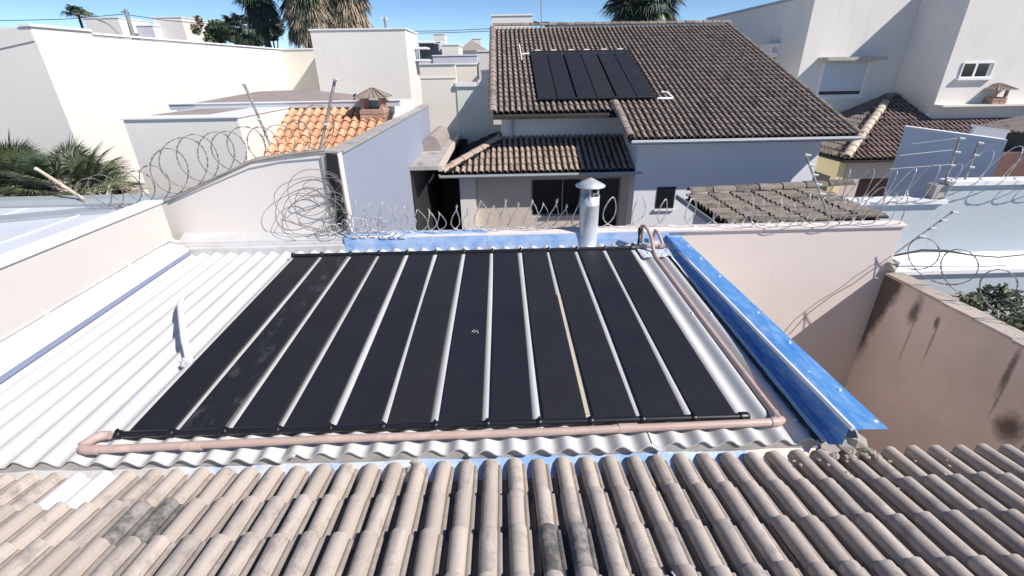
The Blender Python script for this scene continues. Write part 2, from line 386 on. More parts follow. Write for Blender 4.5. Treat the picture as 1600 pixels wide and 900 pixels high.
# ---------------------------------------------------------------- near tiled roof
st = R(12.5); P0 = (0, 2.215, 2.955); PIT, EXP = .1527, .295
nearroof = T('tiled_roof', (0, 2.2, 2.9), 'weathered beige clay tile roof sloping away in the foreground', 'roof')
FN = Frame((4.42, 2.215, 2.955), (-1, 0, 0), (0, -math.cos(st), math.sin(st)))
dk = MB().prism([FN.p(-1.2, .03, -.03), FN.p(10.2, .03, -.03), FN.p(10.2, 2.8, -.03), FN.p(-1.2, 2.8, -.03)], FN.ez * -.05)
part('roof_deck', dk, 'deck_dark', nearroof)
tm, tb = tile_mesh('tile_near', 'tile_near', PIT, .345, .054, 10, .026, .014, .63, .028, True)
tmm, _ = tile_mesh('tile_moss', 'tile_moss', PIT, .345, .054, 10, .026, .014, .63, .028, True)
tmw, _ = tile_mesh('tile_white', 'tile_white', PIT, .345, .054, 10, .026, .014, .63, .028, True)
def col_at(X): return int(round((4.42 - X) / PIT - .5))
white_cols = {col_at(-2.47), col_at(-2.47) + 1}
moss_a = {col_at(-1.86), col_at(-1.86) + 1}; moss_b = {col_at(.22), col_at(.22) - 1}
def near_pick(i, j):
    if j == 0 and i in white_cols: return tmw, 'translucent white plastic roof tile'
    if j == 1 and i in moss_a: return tmm, 'roof tile blackened by lichen'
    if j == 2 and i in moss_b: return tmm, 'roof tile blackened by lichen'
cells = [(i, j) for j in range(5) for i in range(0, 55)]
cells += [(i, j) for j in range(5, 8) for i in range(0, 55)] + [(i, j) for j in range(8) for i in list(range(-6, 0)) + list(range(55, 64))]
lay_tiles(nearroof, FN, cells, tm, tb, PIT, EXP, 275, near_pick, 'tile_near')
mo = MB()
rng = random.Random(3)
for k in range(18):
    X = rng.uniform(1.75, 2.75); Y = 2.18 - abs(rng.gauss(0, .10)); F_ = (2.215 - Y) / math.cos(st)
    mo.lump(FN.p(4.42 - X, F_, .052 + rng.uniform(-.01, .012)), rng.uniform(.006, .014), k, .5)
mo.lump((2.20, 2.24, 3.10), .10, 59, .8)
for k in range(9): mo.lump((rng.uniform(2.06, 2.34), rng.uniform(2.11, 2.17), rng.uniform(3.02, 3.10)), rng.uniform(.012, .03), 60 + k, .5)
solo('mortar_rubble', mo, 'mortar', 'crumbs of pale mortar scattered at the end of the blue coping', 'rubble', kind='stuff')
solo('string', MB().tube([FN.p(4.42 - .63, .98, .075), FN.p(4.42 - .66, 1.02, .085), FN.p(4.42 - .70, 1.01, .085), FN.p(4.42 - .725, .95, .09), FN.p(4.42 - .72, .93, .09)], .004, 5), 'white_tube', 'scrap of white string lying on the beige near tiles', 'string')

# valley flashing between the tiles and the corrugated sheets
fl = T('valley_flashing', (0, 2.25, 2.95), 'dented metal valley flashing between clay tiles and corrugated sheets', 'flashing')
for x0, x1, m, nm in ((-4.1, -2.1, 'galv_matt', 'flashing_sheet'), (-2.1, -.62, 'film_worn', 'flashing_sheet'), (-.62, 1.55, 'film_pale', 'flashing_sheet'), (1.55, 2.05, 'pink_wall', 'flashing_sheet')):
    b = MB(); n = max(4, int((x1 - x0) / .08)); vs = []
    for i in range(n + 1):
        x = x0 + (x1 - x0) * i / n; w = .008 * math.sin(x * 7.9) + random.uniform(-.004, .004)
        vs += [(x, 2.31, 3.055 + w * .4), (x, 2.265, 3.03 + w), (x, 2.225, 2.985 + w * .7), (x, 2.16, 2.972 + w * 1.3), (x, 2.12, 2.965)]
    b.add(vs, [(5 * i + j, 5 * i + 5 + j, 5 * i + 6 + j, 5 * i + 1 + j) for i in range(n) for j in range(4)], True)
    part(nm, b, m, fl)
part('sealant', MB().lump((-.62, 2.20, 2.995), .035, 5, .5).lump((-.60, 2.25, 3.02), .028, 6, .5), 'mortar', fl)

# ---------------------------------------------------------------- corrugated roof
SL = .03815
def rz(y, h=0): return 3.088 + (y - 2.275) * SL + h
corr = T('corrugated_roof', (-1, 2.24, 3.06), 'white corrugated fibre cement roof under the black solar mats', 'roof')
WP = .17375; PH = PX0 - .003 if False else -2.575
def wave(x): return .024 * math.cos(2 * math.pi * (x - PH) / WP)
seams = [-4.12, -3.783, -2.607, -1.431, -.255, .921, 2.03]
for k in range(6):
    x0, x1 = seams[k], seams[k + 1] + (.09 if k < 5 else 0)
    yn, yf = 2.235 + (.012 if k % 2 else -.006), 5.60
    dz = .004 * (k % 2) ; n = int((x1 - x0) / (WP / 12)); b = MB(); vs = []
    rows = [yn, (yn + yf) / 2, yf]
    for y in rows:
        for i in range(n + 1):
            x = x0 + (x1 - x0) * i / n; e = .006 * (1 - i / n)
            vs.append((x, y, rz(y) + wave(x) + dz + e))
    for i in range(n + 1): v = vs[i]; vs.append((v[0], v[1], v[2] - .009))
    for i in range(n + 1): v = vs[2 * (n + 1) + i]; vs.append((v[0], v[1], v[2] - .009))
    w = n + 1
    b.add(vs, [(r * w + i, r * w + i + 1, (r + 1) * w + i + 1, (r + 1) * w + i) for r in range(2) for i in range(n)], True)
    b.add(vs, [(3 * w + i, 3 * w + i + 1, i + 1, i) for i in range(n)] + [(2 * w + i, 2 * w + i + 1, 4 * w + i + 1, 4 * w + i) for i in range(n)])
    part('roof_sheet', b, 'fibre', corr)
fil = MB()                        # mortar fillet closing the flutes at the near edge
n = 300
vs = []
for i in range(n + 1):
    x = -4.1 + 6.12 * i / n
    vs += [(x, 2.262, rz(2.25) + wave(x) - .012), (x, 2.256, 3.022)]
fil.add(vs, [(2 * i, 2 * i + 2, 2 * i + 3, 2 * i + 1) for i in range(n)])
part('flute_closure', fil, 'concrete', corr)
for yb in (2.42, 3.85, 5.25):
    for kx in list(range(-7, 0, 2)) + [25, 26]:
        Xc = PH + kx * WP; y = yb + random.uniform(-.03, .03)
        part('roof_screw', MB().lathe((Xc, y, rz(y) + .026), [(0.001, .012), (.008, .010), (.009, .003), (.016, .002), (.017, -.002)], 8), 'galv', corr)

# ---------------------------------------------------------------- twelve solar mats
PX0, PXP, PY0, PY1, PW = -2.572, .3475, 2.435, 5.385, .288
labels = ['leftmost black solar mat, beside the bare white sheets', 'second solar mat from the left, smeared with pale dust',
          'third black solar mat from the left, next to the dusty one', 'fourth black solar mat from the left end', 'fifth black solar mat counted from the left end',
          'sixth solar mat from the left, just left of the one with a chalk mark', 'seventh solar mat from the left, matt with a small chalk squiggle',
          'eighth solar mat from the left, just right of the chalk marked one', 'ninth solar mat from the left, just left of the thin wooden batten',
          'tenth solar mat from the left, just right of the thin wooden batten', 'second solar mat from the right end, in front of the metal flue', 'rightmost black solar mat, nearest the pink pipes']
for k in range(12):
    x0 = PX0 + k * PXP + .030; x1 = x0 + PW; xm = (x0 + x1) / 2
    sk = random.uniform(-.012, .012); sk2 = random.uniform(-.010, .010)
    t = T('solar_panel', (xm, PY0, rz(PY0, .03)), labels[k], 'solar panel', 'black solar mats laid side by side on the corrugated roof')
    b = MB(); nr = 24; vs = []; ny = 8
    for j in range(ny + 1):
        f = j / ny; y = PY0 + (PY1 - PY0) * f
        bow = .010 * math.sin(math.pi * f) * math.sin(k * 2.1); off = sk * (1 - f) + sk2 * f + bow
        sag = .003 * math.sin(5 * f + k)
        for i in range(nr * 2 + 1):
            x = x0 + PW * i / (nr * 2)
            vs.append((x + off, y, rz(y, .041 + sag) + (.0045 if i % 2 else -.001)))
    w = nr * 2 + 1
    b.add(vs, [(j * w + i, j * w + i + 1, (j + 1) * w + i + 1, (j + 1) * w + i) for j in range(ny) for i in range(nr * 2)], True)
    for i in (0, w - 1):
        e = [vs[j * w + i] for j in range(ny + 1)]; lo = [(p[0], p[1], p[2] - .012) for p in e]
        b.add(e + lo, [(j, j + 1, ny + 2 + j, ny + 1 + j) for j in range(ny)])
    part('collector_mat', b, 'mat_dusty' if k in (1,) else 'mat_black', t)
    for y, nm in ((PY0, 'lower'), (PY1, 'upper')):
        z = rz(y, .050)
        part('header_pipe', MB().tube([(x0 - .027, y, z), (x1 + .027, y, z)], .023, 12), 'black_plastic', t)
        part('coupling', MB().tube([(x0 - .043, y, z), (x0 - .038, y, z), (x0 - .012, y, z), (x0 - .008, y, z)], [.027, .031, .031, .027], 12).box((x0 - .032, y - .012, z + .028), (x0 - .018, y + .012, z + .042)), 'black_plastic', t)
        if k == 11: part('end_cap', MB().tube([(x1 + .0, y, z), (x1 + .05, y, z), (x1 + .062, y, z)], [.032, .032, .024], 12), 'black_plastic', t)
    if k == 6:
        part('chalk_mark', MB().tube([(-0.297, 3.575, 3.183), (-0.271, 3.615, 3.184), (-0.274, 3.563, 3.182), (-0.248, 3.604, 3.184), (-0.24, 3.551, 3.182)], .0035, 4), 'white_trim', t)
solo('wood_strip', MB().prism([(PX0 + 9 * PXP - .016, 2.52, rz(2.52, .028)), (PX0 + 9 * PXP + .012, 2.52, rz(2.52, .028)), (PX0 + 9 * PXP + .012, 2.52, rz(2.52, .033)), (PX0 + 9 * PXP - .016, 2.52, rz(2.52, .033))], (0, 1.75, 1.75 * SL)), 'tile_cream', 'thin wooden batten lying in the gap between two solar mats', 'batten')

# ---------------------------------------------------------------- pink brown pvc pipework
pv = T('pvc_pipework', (1.8, 2.4, 3.13), 'pinkish brown plastic pipe running round two sides of the solar mats', 'pipe')
HR = .026
a0 = Vector((-2.655, 2.303, 3.144)); a1 = Vector((1.796, 2.371, 3.147)); b1 = Vector((1.812, 5.093, 3.226)); c1 = Vector((1.836, 2.448, 3.117))
part('pipe_run', MB().tube([a0, a0.lerp(a1, .33) + Vector((0, .004, .006)), a0.lerp(a1, .66) + Vector((0, -.006, 0)), a1], HR, 12), 'pvc', pv)
part('pipe_run', MB().tube([a1, a1.lerp(c1, .6), c1, c1.lerp(b1, .5) + Vector((-.008, 0, .0)), b1], HR, 12), 'pvc', pv)
hd = Vector((PX0 - .05, PY0, rz(PY0, .05)))
part('elbow', MB().tube([a0 + Vector((.06, 0, 0)), a0, a0 + Vector((-.045, .01, 0)), a0 + Vector((-.07, .04, .002)), a0.lerp(hd, .5) + Vector((-.055, .01, .012)), hd + Vector((-.08, -.035, .004)), hd + Vector((-.05, -.004, 0)), hd], [.031, .031, .032, .032, .029, .031, .031, .028], 12), 'pvc', pv)
part('elbow', MB().tube([a1 + Vector((-.05, 0, 0)), a1, a1 + Vector((.022, .012, 0)), a1 + Vector((.012, .04, -.01)), c1 + Vector((0, .05, .0))], .032, 12), 'pvc', pv)
for f in (.13, .76): part('coupling', MB().tube([a0.lerp(a1, f), a0.lerp(a1, f + .028)], .031, 12), 'pvc', pv)
# riser group at the far right corner
r0 = Vector(b1)
part('riser_pipe', MB().tube([r0, (1.832, 5.3, 3.26), (1.802, 5.33, 3.398), (1.77, 5.36, 3.478), (1.736, 5.42, 3.525), (1.709, 5.46, 3.512), (1.741, 5.5, 3.391), (1.743, 5.5, 3.29)], .022, 10), 'pvc', pv)
part('riser_pipe', MB().tube([(1.968, 5.36, 3.268), (1.954, 5.42, 3.347), (1.915, 5.48, 3.427), (1.903, 5.52, 3.431), (1.908, 5.56, 3.35), (1.91, 5.56, 3.264)], .020, 10), 'pvc', pv)
part('manifold', MB().tube([(1.636, 5.42, 3.262), (1.99, 5.36, 3.284)], .022, 10), 'pvc', pv)
for x in (995, 1008, 1034): part('tee', MB().tube([(1.668, 5.42, 3.261), (1.705, 5.41, 3.264)] if x == 995 else ([(1.734, 5.4, 3.267), (1.778, 5.39, 3.27)] if x == 1008 else [(1.927, 5.36, 3.277), (1.986, 5.35, 3.288)]), .030, 10), 'pvc', pv)
part('vent_stem', MB().tube([(1.674, 5.42, 3.278), (1.676, 5.42, 3.42)], .012, 8), 'black_plastic', pv)
part('air_vent', MB().tube([(1.677, 5.42, 3.411), (1.677, 5.42, 3.444), (1.676, 5.42, 3.493), (1.678, 5.42, 3.51)], [.014, .023, .023, .010], 10), 'black_plastic', pv)
part('valve', MB().box((1.72, 5.37, 3.235), (1.79, 5.43, 3.30)), 'frame_grey', pv, bevel=.008)

# foil patch under the risers
fp = MB(); rng = random.Random(11); vs = []
nx_, ny_ = 16, 10
for j in range(ny_ + 1):
    for i in range(nx_ + 1):
        x = 1.66 + .60 * i / nx_; y = 5.12 + .50 * j / ny_
        vs.append((x, y + rng.uniform(-.01, .01), rz(y, .030 + .02 * (i / nx_)) + rng.uniform(-.006, .010)))
fp.add(vs, [(j * (nx_ + 1) + i, j * (nx_ + 1) + i + 1, (j + 1) * (nx_ + 1) + i + 1, (j + 1) * (nx_ + 1) + i) for j in range(ny_) for i in range(nx_)])
solo('foil_patch', fp, 'film_worn', 'crumpled blue and silver foil patch under the pipe risers', 'flashing')

# ---------------------------------------------------------------- flue
flu = T('flue_pipe', (1.116, 5.67, 3.2), 'galvanised metal flue with a conical rain cap behind the solar mats', 'chimney')
part('flue_tube', MB().lathe((1.09, 5.67, 3.18), [(.13, 0), (.126, .012), (.118, .02), (.118, .55), (.121, .555), (.121, .57), (.117, .575), (.117, .675), (.108, .675), (.105, .3)], 24), 'galv', flu)
part('flue_cap', MB().lathe((1.085, 5.67, 3.972), [(.182, -.004), (.184, .006), (.10, .052), (.02, .094), (.001, .096)], 24), 'galv', flu)
for a in (20, 140, 260):
    c_, s_ = math.cos(R(a)), math.sin(R(a))
    part('strut', MB().box((1.088 + .112 * c_ - .012, 5.67 + .112 * s_ - .004, 3.82), (1.088 + .112 * c_ + .012, 5.67 + .112 * s_ + .004, 3.985)), 'galv', flu)

# ---------------------------------------------------------------- white taped tube standing on the roof
tu = T('taped_tube', (-2.595, 3.257, 3.155), 'white taped cable stub rising from the corrugated roof left of the mats', 'cable')
part('tube', MB().tube([(-2.59, 3.257, 3.155), (-2.644, 3.345, 3.199), (-2.712, 3.446, 3.263), (-2.825, 3.626, 3.3), (-2.958, 3.824, 3.297), (-3.108, 4.045, 3.286), (-3.188, 4.2, 3.271), (-3.241, 4.329, 3.251)], [.030, .029, .028, .027, .026, .025, .022, .015], 10), 'white_tube', tu)
part('cable_tail', MB().tube([(-3.235, 4.31, 3.254), (-3.263, 4.414, 3.24), (-3.271, 4.49, 3.233), (-3.287, 4.584, 3.226)], [.013, .011, .008, .006], 6), 'white_tube', tu)
cr = MB()
for k in range(9): cr.lump(Vector((-2.59, 3.257, 3.155)) + Vector((random.uniform(-.05, .05), random.uniform(-.05, .03), random.uniform(-.01, .03))), random.uniform(.014, .03), k + 30)
part('foil_collar', cr, 'galv', tu)

# ---------------------------------------------------------------- left parapet with its flashing
lp = T('parapet_wall', (-4.2, 3.5, 0), 'cream plastered parapet wall left of the corrugated roof', 'wall')
part('wall_body', MB().box((-4.30, .2, 0), (-4.12, 5.64, 3.875)), 'cream_parapet', lp)
part('coping', MB().box((-4.315, .19, 3.879), (-4.095, 5.655, 3.915)), 'white_trim', lp, bevel=.006)
fs_ = MB().prism([(-4.122, 1.6, rz(1.6, .23)), (-4.095, 1.6, rz(1.6, .23)), (-4.08, 1.6, rz(1.6, .21)), (-3.945, 1.6, rz(1.6, .075)), (-3.945, 1.6, rz(1.6, .055)), (-4.122, 1.6, rz(1.6, .055))], (0, 4.0, 4.0 * SL))
part('base_flashing', fs_, 'cream_parapet', lp)
part('flashing_shadow_line', MB().prism([(-3.944, 1.6, rz(1.6, .056)), (-3.944, 1.6, rz(1.6, .030)), (-3.915, 1.6, rz(1.6, .028)), (-3.915, 1.6, rz(1.6, .034))], (0, 3.98, 3.98 * SL)), 'metal_dark_and_shade', lp)  # dark blue strip painted in for the shadow line under the flashing edge
part('flashing_lip', MB().tube([(-3.945, 1.6, rz(1.6, .066)), (-3.945, 5.58, rz(5.58, .066))], .007, 8), 'white_trim', lp)
part('conduit', MB().tube([(-4.088, 1.6, rz(1.6, .235)), (-4.088, 3.4, rz(3.4, .232)), (-4.085, 5.3, rz(5.3, .235)), (-4.06, 5.5, rz(5.5, .24)), (-3.97, 5.56, rz(5.56, .20))], .010, 8), 'galv_matt', lp)
for y in (2.7, 3.75, 4.8): part('clip', MB().box((-4.11, y, rz(y, .215)), (-4.07, y + .03, rz(y, .25))), 'white_trim', lp)

# neighbour's metal roof left of the parapet
mr = T('metal_roof', (-6, 4, 3.6), 'flat pale metal roof behind the left parapet', 'roof')
for k in range(8):
    x0 = -12.3 + k * 1.0
    part('roof_sheet', MB().box((x0 + .004, .3, 3.66), (x0 + (.996 if k < 7 else .33), 6.24, 3.70)), 'metal_roof', mr)
    if k: part('seam_cap', MB().tube([(x0, .3, 3.703), (x0, 6.2, 3.703)], .010, 6), 'metal_roof', mr) if k > 2 else None
part('rear_gutter', MB().prism([(-12.3, 6.25, 3.60), (-12.3, 6.25, 3.73), (-12.3, 6.36, 3.77), (-12.3, 6.60, 3.77), (-12.3, 6.60, 3.60)], (7.95, 0, 0)), 'gutter_grey', mr)
part('cross_gutter', MB().prism([(-8.4, 4.75, 3.704), (-8.4, 4.80, 3.72), (-8.4, 5.10, 3.72), (-8.4, 5.15, 3.704)], (3.40, 1.15, 0)), 'gutter_grey', mr)
part('side_gutter', MB().box((-4.966, .3, 3.62), (-4.31, 6.24, 3.704)), 'metal_dark_and_shade', mr)
part('wall', MB().box((-12.3, .3, 0), (-4.34, 5.76, 3.58)), 'white_wall', mr)

# ---------------------------------------------------------------- far boundary wall with ledge and flashing
fw = T('boundary_wall', (1.5, 5.75, 0), 'long pinkish white plastered wall topped with razor wire behind the corrugated roof', 'wall')
part('wall_body', MB().box((-1.9, 5.66, 0), (5.19, 5.84, 3.36)), 'pink_wall', fw)
part('coping', MB().prism([(-1.9, 5.63, 3.363), (-1.9, 5.63, 3.385), (-1.9, 5.75, 3.405), (-1.9, 5.87, 3.385), (-1.9, 5.87, 3.363)], (7.11, 0, 0)), 'pink_wall', fw)
ff = T('end_flashing', (-1, 5.62, 3.2), 'blue film covered flashing along the far end of the corrugated roof', 'flashing')
def strip(x0, x1, prof, step=.12, amp=.004):
    b = MB(); n = max(2, int((x1 - x0) / step)); k = len(prof); vs = []
    for i in range(n + 1):
        x = x0 + (x1 - x0) * i / n
        for y, z in prof: vs.append((x, y + random.uniform(-amp, amp), z + random.uniform(-amp, amp)))
    return b.add(vs, [(k * i + j, k * i + k + j, k * i + k + 1 + j, k * i + 1 + j) for i in range(n) for j in range(k - 1)])
part('flashing_sheet', strip(-2.0, -.2, [(5.60, 3.17), (5.612, 3.30), (5.628, 3.375), (5.70, 3.405), (5.78, 3.41)]), 'film_pale', ff)
part('flashing_sheet', strip(-.2, 2.12, [(5.60, 3.17), (5.612, 3.30), (5.628, 3.37), (5.66, 3.39)]), 'film_pale', ff)
part('flashing_sheet', strip(-4.12, -2.0, [(5.60, 3.17), (5.605, 3.20), (5.607, 3.29), (5.64, 3.305), (5.642, 3.325), (5.67, 3.33), (5.672, 3.355), (5.72, 3.365), (5.86, 3.43)], .3, .002), 'galv_matt', ff)
part('ledge', MB().box((-4.3, 5.63, 0), (-1.95, 5.85, 3.15)), 'concrete', ff)

# right coping of the annex: bottom flange, upstand, rolled lip and wide top, all under blue film
rc = T('roof_coping', (2.2, 4, 3.2), 'bright blue film covered metal coping along the right roof edge', 'coping')
Y0c, Y1c = 2.13, 5.62
def zc(y): return 3.293
def ystrip(prof, y0, y1, step=.25, amp=.002):
    b = MB(); n = max(2, int((y1 - y0) / step)); k = len(prof); vs = []
    for i in range(n + 1):
        y = y0 + (y1 - y0) * i / n
        for x, z, rel in prof: vs.append((x + random.uniform(-amp, amp), y, (rz(y, z) if rel else z) + random.uniform(-amp, amp)))
    return b.add(vs, [(k * i + j, k * i + k + j, k * i + k + 1 + j, k * i + 1 + j) for i in range(n) for j in range(k - 1)])
part('bottom_flange', ystrip([(2.025, .030, 1), (2.085, .045, 1)], Y0c + .05, 5.2), 'film_blue', rc)
part('upstand', ystrip([(2.085, .045, 1), (2.087, .12, 1), (2.088, 3.285, 0)], Y0c + .03, Y1c), 'film_blue', rc)
part('rolled_lip', MB().tube([(2.088, Y0c, 3.290), (2.085, 3, 3.291), (2.09, 4.2, 3.290), (2.088, 5.1, 3.290)], .015, 8), 'white_trim', rc)
part('coping_top', ystrip([(2.092, 3.293, 0), (2.15, 3.297, 0), (2.24, 3.294, 0), (2.300, 3.289, 0), (2.302, 3.276, 0)], Y0c - .01, Y1c + .05), 'film_blue', rc)
part('wall', MB().box((2.13, 2.36, 0), (2.285, 5.64, 3.25)), 'pink_wall', rc)
for y in (2.5, 3.1, 3.6, 4.4, 4.9, 5.3):
    part('rivet', MB().lathe((2.25, y, 3.293), [(.001, .009), (.010, .008), (.013, 0)], 8), 'white_trim', rc)
part('film_edge', ystrip([(1.992, .036, 1), (2.024, .0405, 1)], Y0c + .08, 5.2, .12, .003), 'white_trim', rc)
se = MB(); vs = []; n = 60
for i in range(n + 1):
    y = 2.22 + 2.95 * i / n; w = random.uniform(.006, .018) if y > 2.9 else random.uniform(.016, .034)
    vs += [(1.986 - w, y, rz(y, .034)), (1.986 - w * .5, y, rz(y, .046)), (1.988 + random.uniform(-.003, .003), y, rz(y, .040))]
se.add(vs, [(3 * i + j, 3 * i + 3 + j, 3 * i + 4 + j, 3 * i + 1 + j) for i in range(n) for j in range(2)])
part('sealant_bead', se, 'bitumen_and_shade', rc)

# ---------------------------------------------------------------- right yard wall with tile coping and stains
rw = T('yard_wall', (5.25, 3.5, 0), 'stained pinkish brown yard wall with clay slab coping on the right', 'wall')
part('wall_body', MB().box((5.156, -1.2, 0), (5.30, 5.655, 2.70)), 'stained_wall', rw, origin=(5.228, 2.2275, 1.35))
k = 0; y = 5.60
slab = MB().box((-.115, -.21, 0), (.115, .21, .035)).mesh('coping_slab'); slab.materials.append(M['tile_near'])
while y > -.8:
    o = inst('coping_slab', slab, rw, (5.228 + random.uniform(-.006, .006), y - .21, 2.708 + .05 * (k % 2) * 0 + random.uniform(0, .01)), Quaternion((1, 0, 0), R(-1.5 + random.uniform(-1, 1))))
    y -= .425; k += 1
st_ = MB()                         # soot coloured damp stains: thin crusts on the plaster
def crust(mb, cx, cz, w, h, seed, X=5.153):
    rng = random.Random(seed); n = 18; c = (X, cx, cz); ring = []
    for i in range(n):
        a = 2 * math.pi * i / n; q_ = rng.uniform(.6, 1.15); ring.append((X + .002, cx + w * q_ * math.cos(a), cz + h * q_ * math.sin(a)))
    mb.add([c] + ring, [(0, i + 1, (i + 1) % n + 1) for i in range(n)])
solo('mortar_cap', MB().lump((5.20, 5.66, 2.80), .10, 77, 1.0), 'concrete', 'rough mortar lump at the corner where pink walls meet', 'mortar')

# ---------------------------------------------------------------- white gable wall, grey wall and orange roof
gb = T('gable_building', (-3, 8, 0), 'white gabled annex with orange clay roof and grey side wall', 'house')
GX = -1.974
part('gable_wall', MB().prism([(-4.30, 5.85, 0), (GX, 5.85, 0), (GX, 5.85, 4.39), (-2.2, 5.85, 4.395), (-3.007, 5.85, 4.31), (-4.125, 5.85, 3.86), (-4.30, 5.85, 3.82)], (0, .15, 0)), 'off_white', gb)
part('gable_coping', MB().prism([(-4.32, 5.83, 3.822), (-4.125, 5.83, 3.864), (-3.007, 5.83, 4.314), (-2.2, 5.83, 4.40), (GX + .01, 5.83, 4.396), (GX + .01, 5.83, 4.42), (-2.2, 5.83, 4.425), (-3.01, 5.83, 4.34), (-4.13, 5.83, 3.89), (-4.32, 5.83, 3.846)], (0, .19, 0)), 'concrete', gb)
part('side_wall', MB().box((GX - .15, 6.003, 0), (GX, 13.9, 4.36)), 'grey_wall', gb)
part('side_coping', MB().box((GX - .19, 6.025, 4.363), (GX + .02, 13.92, 4.40)), 'concrete', gb)
part('corner_pier', MB().box((GX - .20, 5.822, 3.30), (GX + .004, 5.846, 4.36)), 'concrete', gb)
OS = .44; OY1 = 9.98; OZ1 = 4.56; OY0 = 7.7
ofr = Frame((-4.18, OY0, OZ1 - OS * (OY1 - OY0)), (1, 0, 0), (0, 1, OS))
oroof = part('roof', MB().prism([ofr.p(0, 0, -.03), ofr.p(2.04, 0, -.03), ofr.p(2.04, 2.49, -.03), ofr.p(0, 2.49, -.03)], ofr.ez * -.06), 'deck_dark', gb)
otm, otb = tile_mesh('tile_orange', 'tile_orange', .165, .30, .052, 7, .024, .014, .66)
oc = []
for j in range(10):
    for i in range(0, 19):
        if i * .165 < 1.88: oc.append((i, j))
lay_tiles(oroof, ofr, oc, otm, otb, .165, .25, 300, None, 'tile_orange')
part('wall', MB().box((-4.15, 7.8, 0), (-2.16, 9.9, 3.1)), 'white_wall', gb)

# brick chimney with a small tiled hood
def chimney(nm, loc, w, h0, h1, label, mats=('brick', 'tile_main'), parts=True, cap_w=1.5, cap_h=.22, win=True, grp='brick chimneys with tiled hoods'):
    x, y, z = loc; t = T(nm, loc, label, 'chimney', grp)
    part('chimney_core', MB().box((x - w / 2 + .02, y - w / 2 + .02, z), (x + w / 2 - .02, y + w / 2 - .02, z + h0)), 'mortar', t)
    if parts:
        nc = max(2, int(round(h0 / .085))); ch = h0 / nc; bl = w / 2 - .012
        bm = MB().box((-bl / 2, -.045, 0), (bl / 2, .045, ch - .014)).mesh('brick'); bm.materials.append(M[mats[0]])
        for c_ in range(nc):
            for s_, (dx, dy, rot) in enumerate(((0, -1, 0), (1, 0, 1), (0, 1, 0), (-1, 0, 1))):
                for e in (-.5, .5):
                    off = e * (bl + .012) + (.03 if c_ % 2 else -.03) * (1 if s_ % 2 else -1) * .3
                    px_ = x + dx * (w / 2 - .045) + (off if not rot else 0); py_ = y + dy * (w / 2 - .045) + (off if rot else 0)
                    inst('brick', bm, t, (px_ + random.uniform(-.004, .004), py_ + random.uniform(-.004, .004), z + c_ * ch), Quaternion((0, 0, 1), math.pi / 2 if rot else 0))
    hz = z + h0
    for sx in (-1, 1):
        for sy in (-1, 1):
            part('hood_post', MB().box((x + sx * (w / 2 - .02) - .07 * (sx > 0), y + sy * (w / 2 - .02) - .07 * (sy > 0), hz), (x + sx * (w / 2 - .02) + .07 * (sx < 0), y + sy * (w / 2 - .02) + .07 * (sy < 0), hz + h1)), mats[0], t)
    cw = w * cap_w / 2; zz = hz + h1
    cap = part('hood', MB().add([(x - cw, y - cw, zz), (x + cw, y - cw, zz), (x + cw, y + cw, zz), (x - cw, y + cw, zz), (x, y, zz + cap_h)], [(0, 1, 4), (1, 2, 4), (2, 3, 4), (3, 0, 4), (3, 2, 1, 0)]), mats[1], t)
    apex = Vector((x, y, zz + cap_h + .012)); n = 6
    for s_ in range(4):
        for e in range(n + 1):
            f = -1 + 2 * e / n
            c0 = [Vector((x + f * cw, y - cw, zz)), Vector((x + cw, y + f * cw, zz)), Vector((x + f * cw, y + cw, zz)), Vector((x - cw, y + f * cw, zz))][s_]
            part('hood_tile', MB().tube([c0.lerp(apex, .06) + Vector((0, 0, .004)), c0.lerp(apex, .93 if abs(f) > .95 else .93 - .4 * abs(f))], [.013 * w / .5, .008 * w / .5], 5), mats[1], cap)
    return t
chimney('chimney', (-2.44, 9.78, 4.28), .46, .33, .20, 'salmon brick chimney with tiled hood on the orange roof', cap_w=1.36, cap_h=.17)

# white fascia and brown roof behind the orange roof
bh = T('low_building', (-5, 12.5, 0), 'low white building with long fascia and brown roof behind the orange tiles', 'house')
part('wall', MB().box((-6.45, 10.12, 0), (-2.15, 12.6, 4.62)), 'white_wall', bh)
part('fascia', MB().box((-6.52, 10.02, 4.625), (-2.0, 10.16, 4.725)), 'gutter_white', bh)
part('fascia_trim', MB().box((-6.53, 10.0, 4.728), (-1.98, 10.2, 4.742)), 'white_trim', bh)
part('roof', MB().add([(-6.18, 10.22, 4.735), (-3.04, 10.22, 4.735), (-4.58, 12.2, 4.885), (-5.75, 12.2, 4.862), (-6.2, 13.5, 4.6), (-3.0, 13.5, 4.6)], [(0, 1, 2, 3), (0, 3, 4), (1, 5, 2), (2, 5, 4, 3)]), 'roof_brown', bh)
part('roof_vent', MB().tube([(-2.95, 10.3, 4.72), (-2.95, 10.3, 4.83), (-2.91, 10.3, 4.85)], .02, 6), 'black_plastic', bh)
lb = T('side_building', (-5, 9, 0), 'small flat white building beyond the left razor wire', 'house')
part('wall', MB().box((-5.99, 8.0, 0), (-4.19, 10.0, 4.63)), 'white_wall', lb)
part('coping', MB().box((-6.02, 7.97, 4.633), (-4.17, 10.0, 4.652)), 'white_trim', lb)
part('roof', MB().add([(-5.9, 8.5, 4.654), (-4.9, 8.5, 4.654), (-4.9, 9.9, 4.654), (-5.9, 9.9, 4.654), (-5.45, 9.1, 4.695)], [(0, 1, 4), (1, 2, 4), (2, 3, 4), (3, 0, 4)]), 'roof_brown', lb)

